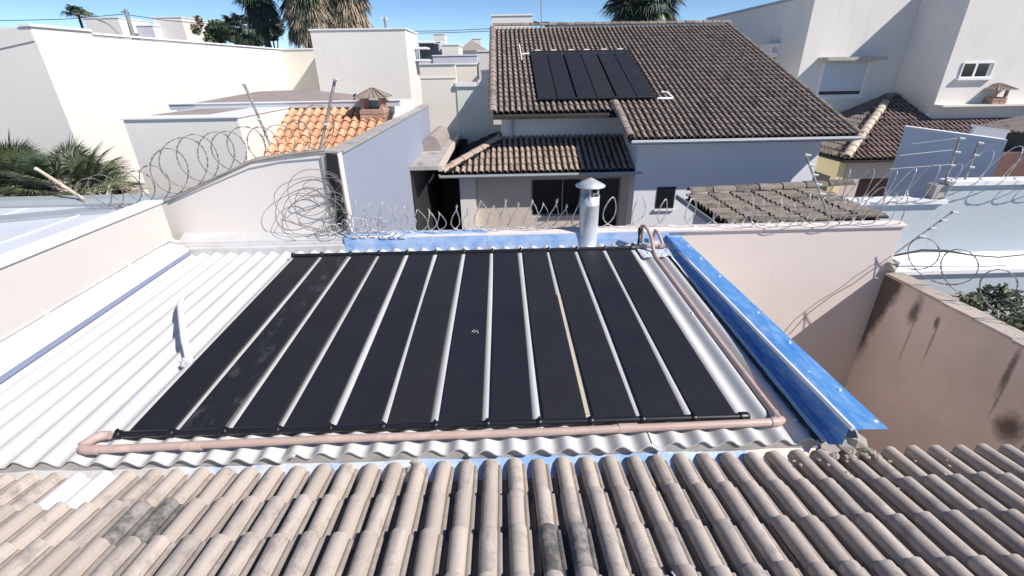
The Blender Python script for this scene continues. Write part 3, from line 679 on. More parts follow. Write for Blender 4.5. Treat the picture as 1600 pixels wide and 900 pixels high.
# ---------------------------------------------------------------- big white building on the left
bl_ = T('white_building', (-12, 16, 0), 'tall blank white building filling the upper left', 'house')
part('wall', MB().prism([(-9, 10.5, 0), (-9, 22, 0), (-9, 22, 6.08), (-9, 12.0, 6.05), (-9, 11.95, 6.14), (-9, 10.5, 6.14)], (-7, 0, 0)), 'white_wall', bl_)
part('gable_wall', MB().prism([(-9.01, 10.49, 5.9), (-9.01, 10.49, 6.15), (-10.2, 10.49, 6.02), (-13, 10.49, 5.55), (-13, 10.49, 5.2)], (0, -.01, 0)), 'white_wall', bl_)
part('coping', MB().box((-9.18, 12.0, 6.085), (-8.96, 22.0, 6.13)), 'white_trim', bl_)
part('coping', MB().box((-9.18, 10.45, 6.143), (-8.96, 11.97, 6.19)), 'white_trim', bl_)
part('rear_wall', MB().box((-9, 22.0, 0), (-6.0, 22.15, 6.08)), 'cream_wall', bl_)
part('rear_coping', MB().box((-9.02, 21.96, 6.083), (-6.0, 22.2, 6.13)), 'white_trim', bl_)
bx = T('block_building', (-5, 20, 0), 'plain white block standing left of the gap between houses', 'house')
part('wall', MB().box((-6.83, 19.5, 0), (-3.40, 22.4, 6.60)), 'white_wall', bx)
part('coping', MB().box((-6.87, 19.46, 6.603), (-3.36, 22.44, 6.65)), 'white_trim', bx)
for z in (6.02, 5.58): part('sunshade', MB().box((-3.40, 21.2, z), (-2.9, 22.3, z + .06)), 'white_trim', bx)
part('window', MB().box((-3.41, 22.0, 4.95), (-3.38, 22.3, 5.2)), 'frame_grey', bx)

# ---------------------------------------------------------------- centre gap: cream walls and vaulted shed
cw_ = T('cream_wall', (-1.5, 17, 0), 'cream wall closing the gap left of the brown tiled house', 'wall')
part('wall_body', MB().box((-2.38, 15.53, 0), (-1.30, 15.75, 5.40)), 'cream_wall', cw_)
part('band', MB().box((-2.385, 15.51, 5.02), (-1.302, 15.528, 5.05)), 'cream_wall', cw_)
part('coping', MB().box((-2.39, 15.49, 5.403), (-1.29, 15.79, 5.43)), 'white_trim', cw_)
gw = T('garden_wall', (-.8, 17, 0), 'pale greenish wall with stepped white coping beside the tiled gable', 'wall')
part('wall_body', MB().box((-1.298, 15.5, 0), (.04, 15.7, 4.78)), 'green_wall', gw)
part('coping', MB().box((-1.33, 15.44, 4.783), (-.65, 15.72, 4.90)), 'white_trim', gw)
part('coping', MB().box((-.648, 15.43, 4.783), (.04, 15.72, 4.96)), 'white_trim', gw)
vs_ = T('vaulted_shed', (-1.6, 13, 0), 'small shed with a beige barrel vault beside the grey wall', 'shed')
va = MB(); vv = []
for j, yy in enumerate((12.3, 14.6)):
    for i in range(13):
        a = math.pi * i / 12; vv.append((-1.76 + .24 * -math.cos(a), yy, 3.405 + .36 * math.sin(a)))
va.add(vv, [(i, i + 1, 14 + i, 13 + i) for i in range(12)], True); va.poly(*vv[:13])
part('vault', va, 'roof_brown', vs_)
part('roof_slab', MB().box((-1.97, 10.2, 3.32), (-1.36, 15.45, 3.40)), 'concrete', vs_)
part('shade_panel', MB().box((-1.97, 10.25, 0), (-1.93, 15.3, 3.31)), 'frame_dark', vs_)  # near-black panel added to stand for the shaded void under the slab
part('fascia', MB().box((-1.357, 10.2, 3.29), (-1.27, 15.45, 3.405)), 'beige_wall', vs_)
part('rear_wall', MB().box((-1.92, 15.2, 0), (-1.04, 15.3, 3.28)), 'frame_dark', vs_)  # coloured near black as well, painting the shade at the alley's end

# ---------------------------------------------------------------- main house
mh = T('tiled_house', (4, 14, 0), 'house with large brown clay tile roof behind the boundary wall', 'house')
MS = .35; ME = (11.3, 3.716); MP, MEX = .154, .307; CS = math.cos(math.atan(MS))
XL_, XS_, XR_ = -.17, 3.05, 8.49; YR = 19.5; YL = 12.65
zr = lambda y: ME[1] + MS * (y - ME[0])
part('front_wall', MB().box((3.42, 11.9, 0), (8.03, 12.1, 3.60)), 'main_wall', mh)
part('side_wall', MB().prism([(8.03, 12.103, 0), (8.03, 19.5, 0), (8.03, 19.5, zr(19.5) - .2), (8.03, 12.103, 3.6)], (-.2, 0, 0)), 'main_wall', mh)
part('step_wall', MB().prism([(3.42, 12.103, 0), (3.42, 14.0, 0), (3.42, 14.0, zr(14.0) - .14), (3.42, 12.103, 3.6)], (.15, 0, 0)), 'main_wall', mh)
part('front_wall', MB().box((.252, 13.62, 0), (3.418, 13.80, 4.25)), 'main_wall', mh)
part('gable_wall', MB().prism([(.05, 13.6, 0), (.05, 19.5, 0), (.05, 19.5, zr(19.5) - .2), (.05, 13.6, 4.30)], (.20, 0, 0)), 'main_wall', mh)
part('gable_wall', MB().prism([(.05, 19.5, 0), (.05, 26, 0), (.05, 26, 4.2), (.05, 19.5, zr(19.5) - .2)], (.15, 0, 0)), 'main_wall', mh)
part('corner_downpipe', MB().tube([(.30, 13.56, 3.3), (.30, 13.56, 4.2)], .05, 8), 'gutter_white', mh)
Fm = Frame((XS_, ME[0], ME[1]), (1, 0, 0), (0, 1, MS)); Fl = Frame((XL_, YL, zr(YL)), (1, 0, 0), (0, 1, MS))
dz = -.035
mroof = part('roof', MB().prism([(XS_, ME[0], zr(ME[0]) + dz), (XR_, ME[0], zr(ME[0]) + dz), (XR_, YR, zr(YR) + dz), (XS_, YR, zr(YR) + dz)], (0, 0, -.07)).prism([(XL_, YL, zr(YL) + dz), (XS_, YL, zr(YL) + dz), (XS_, YR, zr(YR) + dz), (XL_, YR, zr(YR) + dz)], (0, 0, -.07)).prism([(XL_, YR, zr(YR) + dz), (XR_, YR, zr(YR) + dz), (XR_, 27.5, zr(11.5)), (XL_, 27.5, zr(11.5))], (0, 0, -.07)), 'deck_dark', mh)
mtm, mtb = tile_mesh('tile_main', 'tile_main', MP, .345, .054, 6, .026, .014, .60)
cells = []
nR = int((YR - ME[0]) / CS / MEX); nC = int((XR_ - XS_) / MP)
jl = int(round((YL - ME[0]) / CS / MEX + .15))
for j in range(nR):
    for i in range(-21 if j >= jl else 0, nC + 1):
        if i * MP + MP < XR_ - XS_ + .1: cells.append((i, j))
lay_tiles(mroof, Fm, cells, mtm, mtb, MP, MEX, 295, None, 'tile_main', 1.2)
rm = ridge_mesh('ridge_tile', 'tile_old', .37, .11); rmv = ridge_mesh('verge_tile', 'tile_main', .36, .105)
ridge_run(mroof, rm, (XL_, YR, zr(YR) + .06), (XR_, YR, zr(YR) + .05), .335)
ridge_run(mroof, rmv, (XL_ - .02, YL - .04, zr(YL) + .05), (XL_ - .02, YR, zr(YR) + .05), .325, 'verge_tile')
ridge_run(mroof, rmv, (XS_ - .02, ME[0] - .04, zr(ME[0]) + .05), (XS_ - .02, YL + .45, zr(YL + .45) + .05), .325, 'verge_tile')
rme = ridge_mesh('verge_tile', 'tile_old', .36, .07)
ridge_run(mroof, rme, (XR_ + .0, ME[0], zr(ME[0]) + .015), (XR_ + .0, YR, zr(YR) + .015), .325, 'verge_tile')
part('barge_board', MB().prism([(XL_ + .0, YL, zr(YL) - .10), (XL_ + .0, YR, zr(YR) - .10), (XL_ + .0, YR, zr(YR) - .22), (XL_ + .0, YL, zr(YL) - .22)], (.20, 0, 0)), 'beige_wall', mh)
gt = MB().prism([(3.06, 11.19, 3.665), (3.06, 11.20, 3.715), (3.06, 11.215, 3.715), (3.06, 11.21, 3.68), (3.06, 11.30, 3.68), (3.06, 11.30, 3.625), (3.06, 11.24, 3.625)], (5.48, 0, 0))
part('gutter', gt, 'gutter_white', mh)
part('eave_soffit', MB().box((3.1, 11.305, 3.585), (8.4, 11.89, 3.60)), 'main_wall', mh)
wn_ = part('window', MB().box((4.02, 11.885, 1.87), (4.50, 11.90, 2.44)), 'frame_dark', mh)
part('pane', MB().box((4.05, 11.878, 1.91), (4.47, 11.884, 2.41)), 'glass', wn_); part('sill', MB().box((3.99, 11.84, 1.82), (4.53, 11.90, 1.867)), 'white_trim', wn_)

# porch in front of the left part
po = T('porch', (1, 11.8, 0), 'tiled porch with window, door and white corner pillar', 'porch')
PS = .40; PE = (12.0, 2.865); PXL, PXR = -1.49, 3.55
zp = lambda y: PE[1] + PS * (y - PE[0]); PYT = 13.62
Fp = Frame((PXL, PE[0], PE[1]), (1, 0, 0), (0, 1, PS))
hip = (PYT - PE[0])
proof = part('roof', MB().prism([(PXL, PE[0], zp(PE[0]) - .035), (PXR, PE[0], zp(PE[0]) - .035), (PXR, PYT, zp(PYT) - .035), (PXL + hip, PYT, zp(PYT) - .035)], (0, 0, -.06)).prism([(PXL, PE[0], PE[1] - .035), (PXL + hip, PYT, zp(PYT) - .035), (PXL + hip, 15.3, zp(PYT) - .035), (PXL, 15.3, PE[1] - .035)], (0, 0, -.06)), 'deck_dark', po)
ptm, ptb = tile_mesh('tile_porch', 'tile_porch', MP, .345, .054, 7, .026, .014, .60)
cells = []
for j in range(int((PYT - PE[0]) * math.sqrt(1 + PS * PS) / MEX) + 1):
    for i in range(int((PXR - PXL) / MP)):
        if i * MP > j * MEX / math.sqrt(1 + PS * PS) - .06: cells.append((i, j))
lay_tiles(proof, Fp, cells, ptm, ptb, MP, MEX, 300, None, 'tile_porch')
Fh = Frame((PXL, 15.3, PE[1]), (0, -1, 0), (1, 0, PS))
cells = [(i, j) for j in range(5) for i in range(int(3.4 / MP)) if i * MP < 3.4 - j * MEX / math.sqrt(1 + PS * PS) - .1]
lay_tiles(proof, Fh, cells, ptm, ptb, MP, MEX, 0, None, 'bitumen_and_shade')  # side slope coloured black in place of the shadow cast across it
rp = ridge_mesh('hip_tile', 'tile_porch', .40, .115)
ridge_run(proof, rp, (PXL - .02, PE[0] - .02, PE[1] + .05), (PXL + hip, PYT, zp(PYT) + .06), .36, 'hip_tile')
part('gutter', MB().prism([(PXL - .08, 11.88, 2.80), (PXL - .08, 11.89, 2.85), (PXL - .08, 11.905, 2.85), (PXL - .08, 11.90, 2.815), (PXL - .08, 11.99, 2.815), (PXL - .08, 11.99, 2.765), (PXL - .08, 11.92, 2.765)], (PXR - PXL + .1, 0, 0)), 'gutter_grey', po)
part('gutter', MB().prism([(PXL - .10, 11.90, 2.80), (PXL - .09, 11.90, 2.87), (PXL + .02, 11.90, 2.81), (PXL + .02, 11.90, 2.76)], (0, 3.5, 0)), 'gutter_grey', po)
YW = 12.4
def wseg(b, x0, x1, z0, z1): return b.box((x0, YW, z0), (x1, YW + .15, z1))
pw = MB(); wseg(pw, -.69, .787, 0, 2.70); wseg(pw, .789, 2.14, 0, 1.585); wseg(pw, .789, 2.14, 2.60, 2.70); wseg(pw, 2.142, 2.40, 0, 2.70); wseg(pw, 3.207, 3.56, 0, 2.70); wseg(pw, 2.402, 3.205, 2.622, 2.70)
part('front_wall', pw, 'beige_wall', po)
w2 = part('window', MB().box((.79, YW + .05, 1.588), (2.139, YW + .07, 1.625)).box((.79, YW + .05, 2.565), (2.139, YW + .07, 2.598)).box((.79, YW + .05, 1.627), (.825, YW + .07, 2.563)).box((2.105, YW + .05, 1.627), (2.139, YW + .07, 2.563)).box((1.62, YW + .045, 1.627), (1.648, YW + .065, 2.563)), 'frame_grey', po)
part('pane', MB().box((.827, YW + .072, 1.60), (1.62, YW + .08, 2.58)), 'glass', w2); part('pane', MB().box((1.65, YW + .072, 1.60), (2.103, YW + .08, 2.58)), 'glass', w2)
d2 = part('door', MB().box((2.403, YW + .06, 0), (3.204, YW + .08, 2.62)), 'glass', po)
part('door_frame', MB().box((2.405, YW + .03, 0), (2.45, YW + .058, 2.62)).box((3.157, YW + .03, 0), (3.202, YW + .058, 2.62)).box((2.45, YW + .03, 2.57), (3.157, YW + .058, 2.62)), 'frame_grey', d2)
part('pillar', MB().box((-1.105, 12.24, 0), (-.692, 12.60, 2.72)), 'white_wall', po)
part('side_wall', MB().box((-1.0, 12.61, 0), (-.85, 15.3, 2.68)), 'main_wall', po)

# six solar mats on the main roof
Vm = lambda x, y, h=0: Fm.O + Fm.ez * h + Vector((x - XS_, y - ME[0], MS * (y - ME[0])))
fx0, fx1, fy0, fy1 = 1.0, 4.17, 13.27, 16.69
flab = ['leftmost far solar mat on the brown tile roof', 'second far solar mat, left of the bright gap', 'third far solar mat, right of the bright gap', 'fourth far solar mat on the brown roof', 'fifth far solar mat, second from the right end', 'rightmost far solar mat on the brown roof']
fp_ = (fx1 - fx0) / 6
for k in range(6):
    a = fx0 + k * fp_ + .015; b_ = a + fp_ - .03 - (.03 if k in (1, 3) else 0)
    t = T('roof_solar_panel', tuple(Vm((a + b_) / 2, fy0, .07)), flab[k], 'solar panel', 'solar mats on the tiled house roof')
    mm = MB(); vs = []; nr = 20
    for y in (fy0, (fy0 + fy1) / 2, fy1):
        for i in range(nr + 1): vs.append(Vm(a + (b_ - a) * i / nr + random.uniform(-.002, .002), y, .125 + (.006 if i % 2 else 0)))
    mm.add(vs, [(r * (nr + 1) + i, r * (nr + 1) + i + 1, (r + 1) * (nr + 1) + i + 1, (r + 1) * (nr + 1) + i) for r in range(2) for i in range(nr)], True)
    part('collector_mat', mm, 'mat_far', t)
    for y in (fy0, fy1): part('header_pipe', MB().tube([Vm(a - .025, y, .125), Vm(b_ + .025, y, .125)], .03, 8), 'black_plastic', t)
    part('bracket', MB().tube([Vm((a + b_) / 2 - .10, fy1 + .03, .16), Vm((a + b_) / 2 + .08, fy1 + .03, .16)], .022, 6), 'white_trim', t)
solo('feed_pipe', MB().tube([Vm(.70, fy1 + .9, .07), Vm(.72, fy1 - .5, .07)], .022, 6).tube([Vm(.72, fy1 - .05, .085), Vm(fx0 + .02, fy1, .085)], .028, 6), 'white_trim', 'white pipe at the upper left of the far solar mats', 'pipe')
solo('outlet_pipe', MB().tube([Vm(fx1, fy0, .085), Vm(fx1 + .42, fy0, .085), Vm(fx1 + .44, fy0 + .03, .085), Vm(fx1 + .38, fy0 + .36, .085), Vm(fx1 + .22, fy0 + .36, .10)], .028, 8), 'white_trim', 'white hooked pipe at the lower right of the far solar mats', 'pipe')

# tv antenna mast with dish at the ridge
an = T('antenna_mast', (1.604, 19.6, 6.657), 'thin antenna mast with a dark dish on the brown roof ridge', 'antenna')
part('mast', MB().tube([(1.606, 19.6, 6.534), (1.558, 19.6, 8.614)], .022, 6), 'frame_grey', an)
part('dish', MB().lathe((1.739, 19.8, 6.69), [(.001, .0), (.14, .03), (.22, .09)], 12), 'frame_grey', an)
part('arm', MB().tube([(1.327, 19.7, 6.792), (1.897, 19.7, 6.64)], .035, 6), 'frame_dark', an)
part('bracket', MB().tube([(1.597, 19.5, 6.568), (1.483, 19.2, 6.265)], .02, 5).tube([(1.597, 19.5, 6.568), (1.832, 19.2, 6.301)], .02, 5).tube([(1.512, 19.3, 6.393), (1.731, 19.1, 6.174)], .02, 5), 'pole', an)

# wall behind the ridge
rb = T('rear_wall', (4, 21, 0), 'white parapet line just behind the brown ridge', 'wall')
part('wall_body', MB().box((1.95, 22.0, 0), (8.7, 22.2, 6.83)), 'white_wall', rb)
part('coping', MB().box((1.9, 21.95, 6.833), (8.75, 22.25, 6.89)), 'white_trim', rb)
wb = T('water_tower', (0.868, 24.0, 6.926), 'square white water tank block behind the roof ridge at left', 'building')
part('wall', MB().box((-.26, 24, 0), (1.55, 26, 7.36)), 'white_wall', wb)
part('coping', MB().box((-.30, 23.96, 7.363), (1.59, 26.04, 7.42)), 'white_trim', wb)

# ---------------------------------------------------------------- big house at upper right
rh = T('white_house', (13, 19, 0), 'tall white house with shuttered and sliding windows at upper right', 'house')
part('wall', MB().box((10.65, 18.0, 0), (17.5, 27.0, 7.32)), 'white_wall_aged', rh)
part('wall', MB().box((14.29, 16.1, 3.983), (19.0, 17.995, 7.50)), 'white_wall_aged', rh)
part('wall', MB().box((14.29, 16.25, 0), (19.0, 17.995, 3.92)), 'white_wall_aged', rh)
part('slab', MB().box((14.27, 15.72, 3.923), (19.0, 17.99, 3.98)), 'white_wall_aged', rh)
part('coping', MB().box((10.58, 17.93, 7.323), (14.28, 27.0, 7.40)), 'gutter_grey', rh)
sh = part('shuttered_window', MB().box((11.45, 17.95, 4.15), (13.12, 17.995, 4.22)).box((11.45, 17.95, 4.22), (11.53, 17.995, 5.28)).box((13.04, 17.95, 4.22), (13.12, 17.995, 5.28)), 'white_trim', rh)
for k in range(14):
    z0 = 4.34 + k * .066
    part('slat', MB().box((11.535, 17.965, z0), (13.035, 17.985, z0 + .060)), 'shutter', sh)
part('pane', MB().box((11.535, 17.975, 4.22), (13.035, 17.99, 4.335)), 'glass', sh)
part('sill', MB().box((11.40, 17.85, 4.09), (13.17, 17.997, 4.147)), 'white_trim', sh)
part('window_hood', MB().box((11.25, 17.45, 5.33), (13.30, 17.995, 5.44)), 'concrete', rh)
sw = part('sliding_window', MB().box((14.76, 16.05, 4.76), (15.80, 16.098, 4.80)).box((14.76, 16.06, 5.18), (15.80, 16.098, 5.22)).box((14.76, 16.06, 4.80), (14.80, 16.098, 5.18)).box((15.76, 16.06, 4.80), (15.80, 16.098, 5.18)).box((15.17, 16.055, 4.80), (15.24, 16.098, 5.18)), 'white_trim', rh)
part('pane', MB().box((14.80, 16.075, 4.80), (15.17, 16.096, 5.18)), 'glass', sw); part('pane', MB().box((15.24, 16.08, 4.80), (15.62, 16.096, 5.18)), 'glass', sw)
part('reveal', MB().box((15.62, 16.07, 4.80), (15.76, 16.096, 5.18)), 'gutter_grey', sw)
part('sill', MB().box((14.68, 15.98, 4.70), (15.84, 16.098, 4.757)), 'white_trim', sw)
ac = T('air_conditioner', (10.5, 20, 5.5), 'small white air conditioner unit on the shaded house wall', 'air conditioner')
part('casing', MB().box((10.30, 19.55, 5.48), (10.64, 20.40, 5.96)), 'white_trim', ac, bevel=.02)
part('fan_grille', MB().lathe((10.42, 19.545, 5.72), [(.001, 0), (.02, 0)], 8).tube([(10.38, 19.54, 5.62), (10.38, 19.54, 5.82)], .012, 5).tube([(10.46, 19.54, 5.62), (10.46, 19.54, 5.82)], .012, 5).tube([(10.54, 19.54, 5.62), (10.54, 19.54, 5.82)], .012, 5), 'frame_grey', ac)
part('bracket', MB().box((10.34, 19.7, 5.42), (10.648, 19.74, 5.478)).box((10.34, 20.2, 5.42), (10.648, 20.24, 5.478)), 'frame_grey', ac)
chimney('chimney', (16.1, 15.98, 3.985), .46, .20, .22, 'small brick chimney with tiled hood before the sliding window wall', cap_w=1.6, cap_h=.20)

# hipped tile roof in the corner of that house, with yellow walls
hr = T('yellow_house', (12, 15.5, 0), 'yellow walled annex with hipped red brown tile roof at right', 'house')
HP = Vector((14.28, 17.98, 4.244)); HS = .40; HD = 4.0
EZ = HP.z - HS * HD; HX, HY = HP.x - HD, HP.y - HD
hroof = part('roof', MB().prism([(HX, HY, EZ - .04), (18.4, HY, EZ - .04), (18.4, HP.y, HP.z - .04), (HP.x, HP.y, HP.z - .04)], (0, 0, -.06)).prism([(HX, HY, EZ - .04), (HP.x, HP.y, HP.z - .04), (HX, HP.y, EZ - .04)], (0, 0, -.06)), 'deck_dark', hr)
Fa = Frame((HX, HY, EZ), (1, 0, 0), (0, 1, HS)); Fb = Frame((HX, HP.y, EZ), (0, -1, 0), (1, 0, HS)); cf = math.sqrt(1 + HS * HS)
htm, htb = tile_mesh('tile_red', 'tile_red', .165, .36, .056, 6, .026, .014, .60)
hom, hob = tile_mesh('tile_old', 'tile_old', .165, .36, .056, 6, .026, .014, .60)
def row_ok(i, j): return i * .165 > j * .32 / cf - .05
cells = [(i, j) for j in range(13) for i in range(40) if row_ok(i, j) and i * .165 < 7.9 and not (j * .32 / cf > 2.0 and i * .165 > HD + .1)]
cells.sort(key=lambda c: c[1] * 2 + c[0] * .5)
lay_tiles(hroof, Fa, cells, htm, htb, .165, .32, 190, None, 'tile_red')
cells = [(i, j) for j in range(13) for i in range(25) if i * .165 < HD - j * .32 / cf - .1]
cells.sort(key=lambda c: c[1] - c[0] * .3)
lay_tiles(hroof, Fb, cells, hom, hob, .165, .32, 100, None, 'tile_old')
rhm = ridge_mesh('hip_tile', 'tile_cream', .40, .125)
ridge_run(hroof, rhm, (HX - .02, HY - .02, EZ + .06), (HP.x - .75, HP.y - .75, HP.z - HS * .75 + .06), .36, 'hip_tile')
part('front_wall', MB().box((HX + .25, HY + .3, 0), (HX + .85, HY + .5, EZ - .06)).box((HX + .85, HY + .3, 2.0), (18, HY + .5, EZ - .06)), 'beige_wall', hr)
part('side_wall', MB().box((HX + .05, HY + .51, 2.05), (HX + .25, 17.9, EZ - .05)).box((HX + .05, HY + .25, 0), (HX + .249, HY + .51, EZ - .05)).box((HX + .05, HY + .51, 0), (HX + .249, 17.9, 1.55)), 'yellow_wall', hr)
part('window_opening', MB().box((HX + .12, HY + .52, 1.552), (HX + .2, 17.5, 2.048)), 'glass', hr)
part('brick_backing', MB().box((HX + .86, HY + .7, 0), (18, HY + .8, 1.99)), 'brick_dark', hr)
# low wall in front of it
lw = T('low_wall', (10, 12.6, 0), 'grey low wall with sloping pale coping before the yellow annex', 'wall')
part('wall_body', MB().prism([(8.65, 13.1, 0), (8.65, 13.1, 1.85), (11.6, 12.3, 1.45), (11.6, 12.3, 0)], (0, .15, 0)), 'roof_brown', lw)
part('coping', MB().prism([(8.65, 13.05, 1.855), (8.65, 13.05, 1.93), (11.6, 12.25, 1.53), (11.6, 12.25, 1.455)], (0, .25, 0)), 'beige_wall', lw)

# grey shaded walls at right with white copings
ga = T('shaded_wall', (8, 9.5, 0), 'bluish shaded wall with sloping white coping at right', 'wall')
ax, ay = 8.45, 10.0
p_tl, p_tr = (8.456, 10.0, 3.99), (9.074, 8.45, 3.917)
part('wall_body', MB().prism([(p_tl[0], p_tl[1], 0), p_tl, p_tr, (p_tr[0], p_tr[1], 0)], (.10, .14, 0)), 'main_wall', ga)
part('coping', MB().prism([(p_tl[0], p_tl[1], p_tl[2] + .003), (p_tl[0], p_tl[1], p_tl[2] + .07), (p_tr[0], p_tr[1], p_tr[2] + .07), (p_tr[0], p_tr[1], p_tr[2] + .003)], (.12, .20, 0)), 'white_trim', ga)
q_l, q_r = (11.516, 11.6, 3.809), (12.203, 11.4, 3.731)
gb2 = T('rear_shaded_wall', q_l, 'smaller bluish wall with white coping behind the shaded wall', 'wall')
part('wall_body', MB().prism([(q_l[0], q_l[1], 0), q_l, q_r, (q_r[0], q_r[1], 0)], (.06, .14, 0)), 'main_wall', gb2)
part('coping', MB().prism([(q_l[0], q_l[1], q_l[2] + .003), (q_l[0], q_l[1], q_l[2] + .045), (q_r[0], q_r[1], q_r[2] + .045), (q_r[0], q_r[1], q_r[2] + .003)], (.06, .2, 0)), 'white_trim', gb2)
bc = (10.364, 9.3, 3.461)
bk = T('barbecue_chimney', (bc[0], 9.3, 0), 'broad dark brick chimney with black tiled hood at the right edge', 'chimney')
part('stack', MB().box(((9.66, 9.0, 3.381)[0], 9.0, 0), ((9.66, 9.0, 3.381)[0] + 1.3, 9.9, 3.66)), 'brick_dark', bk)
bz = (10.261, 9.5, 3.905)
part('hood_post', MB().box((bz[0] - .12, 9.3, 3.66), (bz[0] + .1, 9.5, 3.96)), 'frame_dark', bk)
ct = (10.482, 9.6, 4.159)
hd_ = part('hood', MB().add([(ct[0] - .5, 8.9, ct[2] - .12), (ct[0] + .9, 8.9, ct[2] - .12), (ct[0] + .9, 10.1, ct[2] - .12), (ct[0] - .5, 10.1, ct[2] - .12), (ct[0] + .2, 9.5, ct[2] + .20)], [(0, 1, 4), (1, 2, 4), (2, 3, 4), (3, 0, 4), (3, 2, 1, 0)]), 'tile_main', bk)
for e in range(8):
    p = Vector((ct[0] - .5 + 1.4 * e / 7, 8.9, ct[2] - .11))
    part('hood_tile', MB().tube([p, p.lerp(Vector((ct[0] + .2, 9.5, ct[2] + .21)), .85)], [.04, .02], 5), 'tile_main', hd_)

# pale blue wall at right with a lower ledge
bw_ = T('blue_wall', (6.5, 6.8, 0), 'pale blue plastered wall with white coping and razor wire at right', 'wall')
part('wall_body', MB().box((4.85, 6.8, 0), (6.70, 7.0, 3.33)), 'blue_wall', bw_)
part('wall_body', MB().box((6.703, 6.8, 0), (9.5, 7.0, 3.60)), 'blue_wall', bw_)
part('coping', MB().box((4.80, 6.74, 3.333), (6.72, 7.03, 3.39)), 'white_trim', bw_)
part('coping', MB().box((6.70, 6.75, 3.603), (9.5, 7.03, 3.66)), 'white_trim', bw_)
part('end_pier', MB().box((6.52, 6.81, 3.395), (6.70, 6.99, 3.60)), 'concrete', bw_)
part('ledge', MB().box((5.4, 6.42, 0), (9.5, 6.795, 2.36)), 'blue_wall', bw_)
part('ledge_top', MB().prism([(5.35, 6.36, 2.34), (5.35, 6.36, 2.40), (5.35, 6.798, 2.52), (5.35, 6.798, 2.363), (5.35, 6.42, 2.363)], (4.15, 0, 0)), 'white_trim', bw_)
pj = T('return_wall', (4.7, 6.2, 0), 'short lilac wall return capped white beside the old tile roof', 'wall')
part('wall_body', MB().box((4.55, 5.9, 0), (5.20, 6.70, 3.22)), 'lilac_wall', pj)
part('coping', MB().prism([(4.5, 5.87, 3.223), (4.5, 5.87, 3.28), (4.5, 6.74, 3.34), (4.5, 6.74, 3.223)], (.74, 0, 0)), 'white_trim', pj)
rcab = MB().tube([(5.754, 6.3, 2.687), (6.167, 6.3, 2.767), (6.56, 6.32, 2.74), (7.0, 6.32, 2.658), (7.406, 6.32, 2.617), (7.97, 6.32, 2.665)], [.016, .018, .018, .010, .009, .009], 7)
solo('hanging_cable', rcab, 'cable', 'dark sagging cable in front of the pale blue wall', 'cable')

# small old tile roof just beyond the wall, tiles running left to right
sr = T('old_tile_roof', (4, 6.7, 0), 'small roof of old greyish tiles just beyond the wall', 'roof')
SS = .04; sx0, sx1, sy0, sy1 = 3.07, 5.15, 5.95, 7.62; sz0 = 3.30
Fs = Frame((sx0, sy1, sz0), (0, -1, 0), (1, 0, SS))
part('roof_deck', MB().prism([(sx0, sy0, sz0 - .04), (sx0, sy1, sz0 - .04), (sx1, sy1, sz0 + SS * (sx1 - sx0) - .04), (sx1, sy0, sz0 + SS * (sx1 - sx0) - .04)], (0, 0, -.05)), 'deck_dark', sr)
part('wall', MB().box((3.2, 5.95, 0), (5.0, 7.5, 3.2)), 'main_wall', sr)
stm, stb = tile_mesh('tile_small', 'tile_old', .125, .40, .036, 6, .022, .012, .6)
cells = [(i, j) for j in range(6) for i in range(13)]
lay_tiles(sr, Fs, cells, stm, stb, .125, .355, 300, None, 'tile_old')
srm = ridge_mesh('ridge_tile', 'tile_old', .42, .095)
ridge_run(sr, srm, (sx0 + .05, sy1 + .03, sz0 + .05), (sx1 + .9, sy1 + .03, sz0 + .05 + SS * 2.2), .385, 'ridge_tile')
part('gutter', MB().prism([(sx0 - .14, sy0, sz0 - .06), (sx0 - .13, sy0, sz0 + .015), (sx0 - .11, sy0, sz0 + .015), (sx0 - .10, sy0, sz0 - .04), (sx0 - .02, sy0, sz0 - .04), (sx0 - .02, sy0, sz0 - .07)], (0, sy1 - sy0 + .1, 0)), 'frame_grey', sr)
so_ = solo('stone_chip', MB().lump((3.366, 6.0, 3.346), .035, 9), 'white_trim', 'single pale stone lying on the old grey tiles', 'stone')

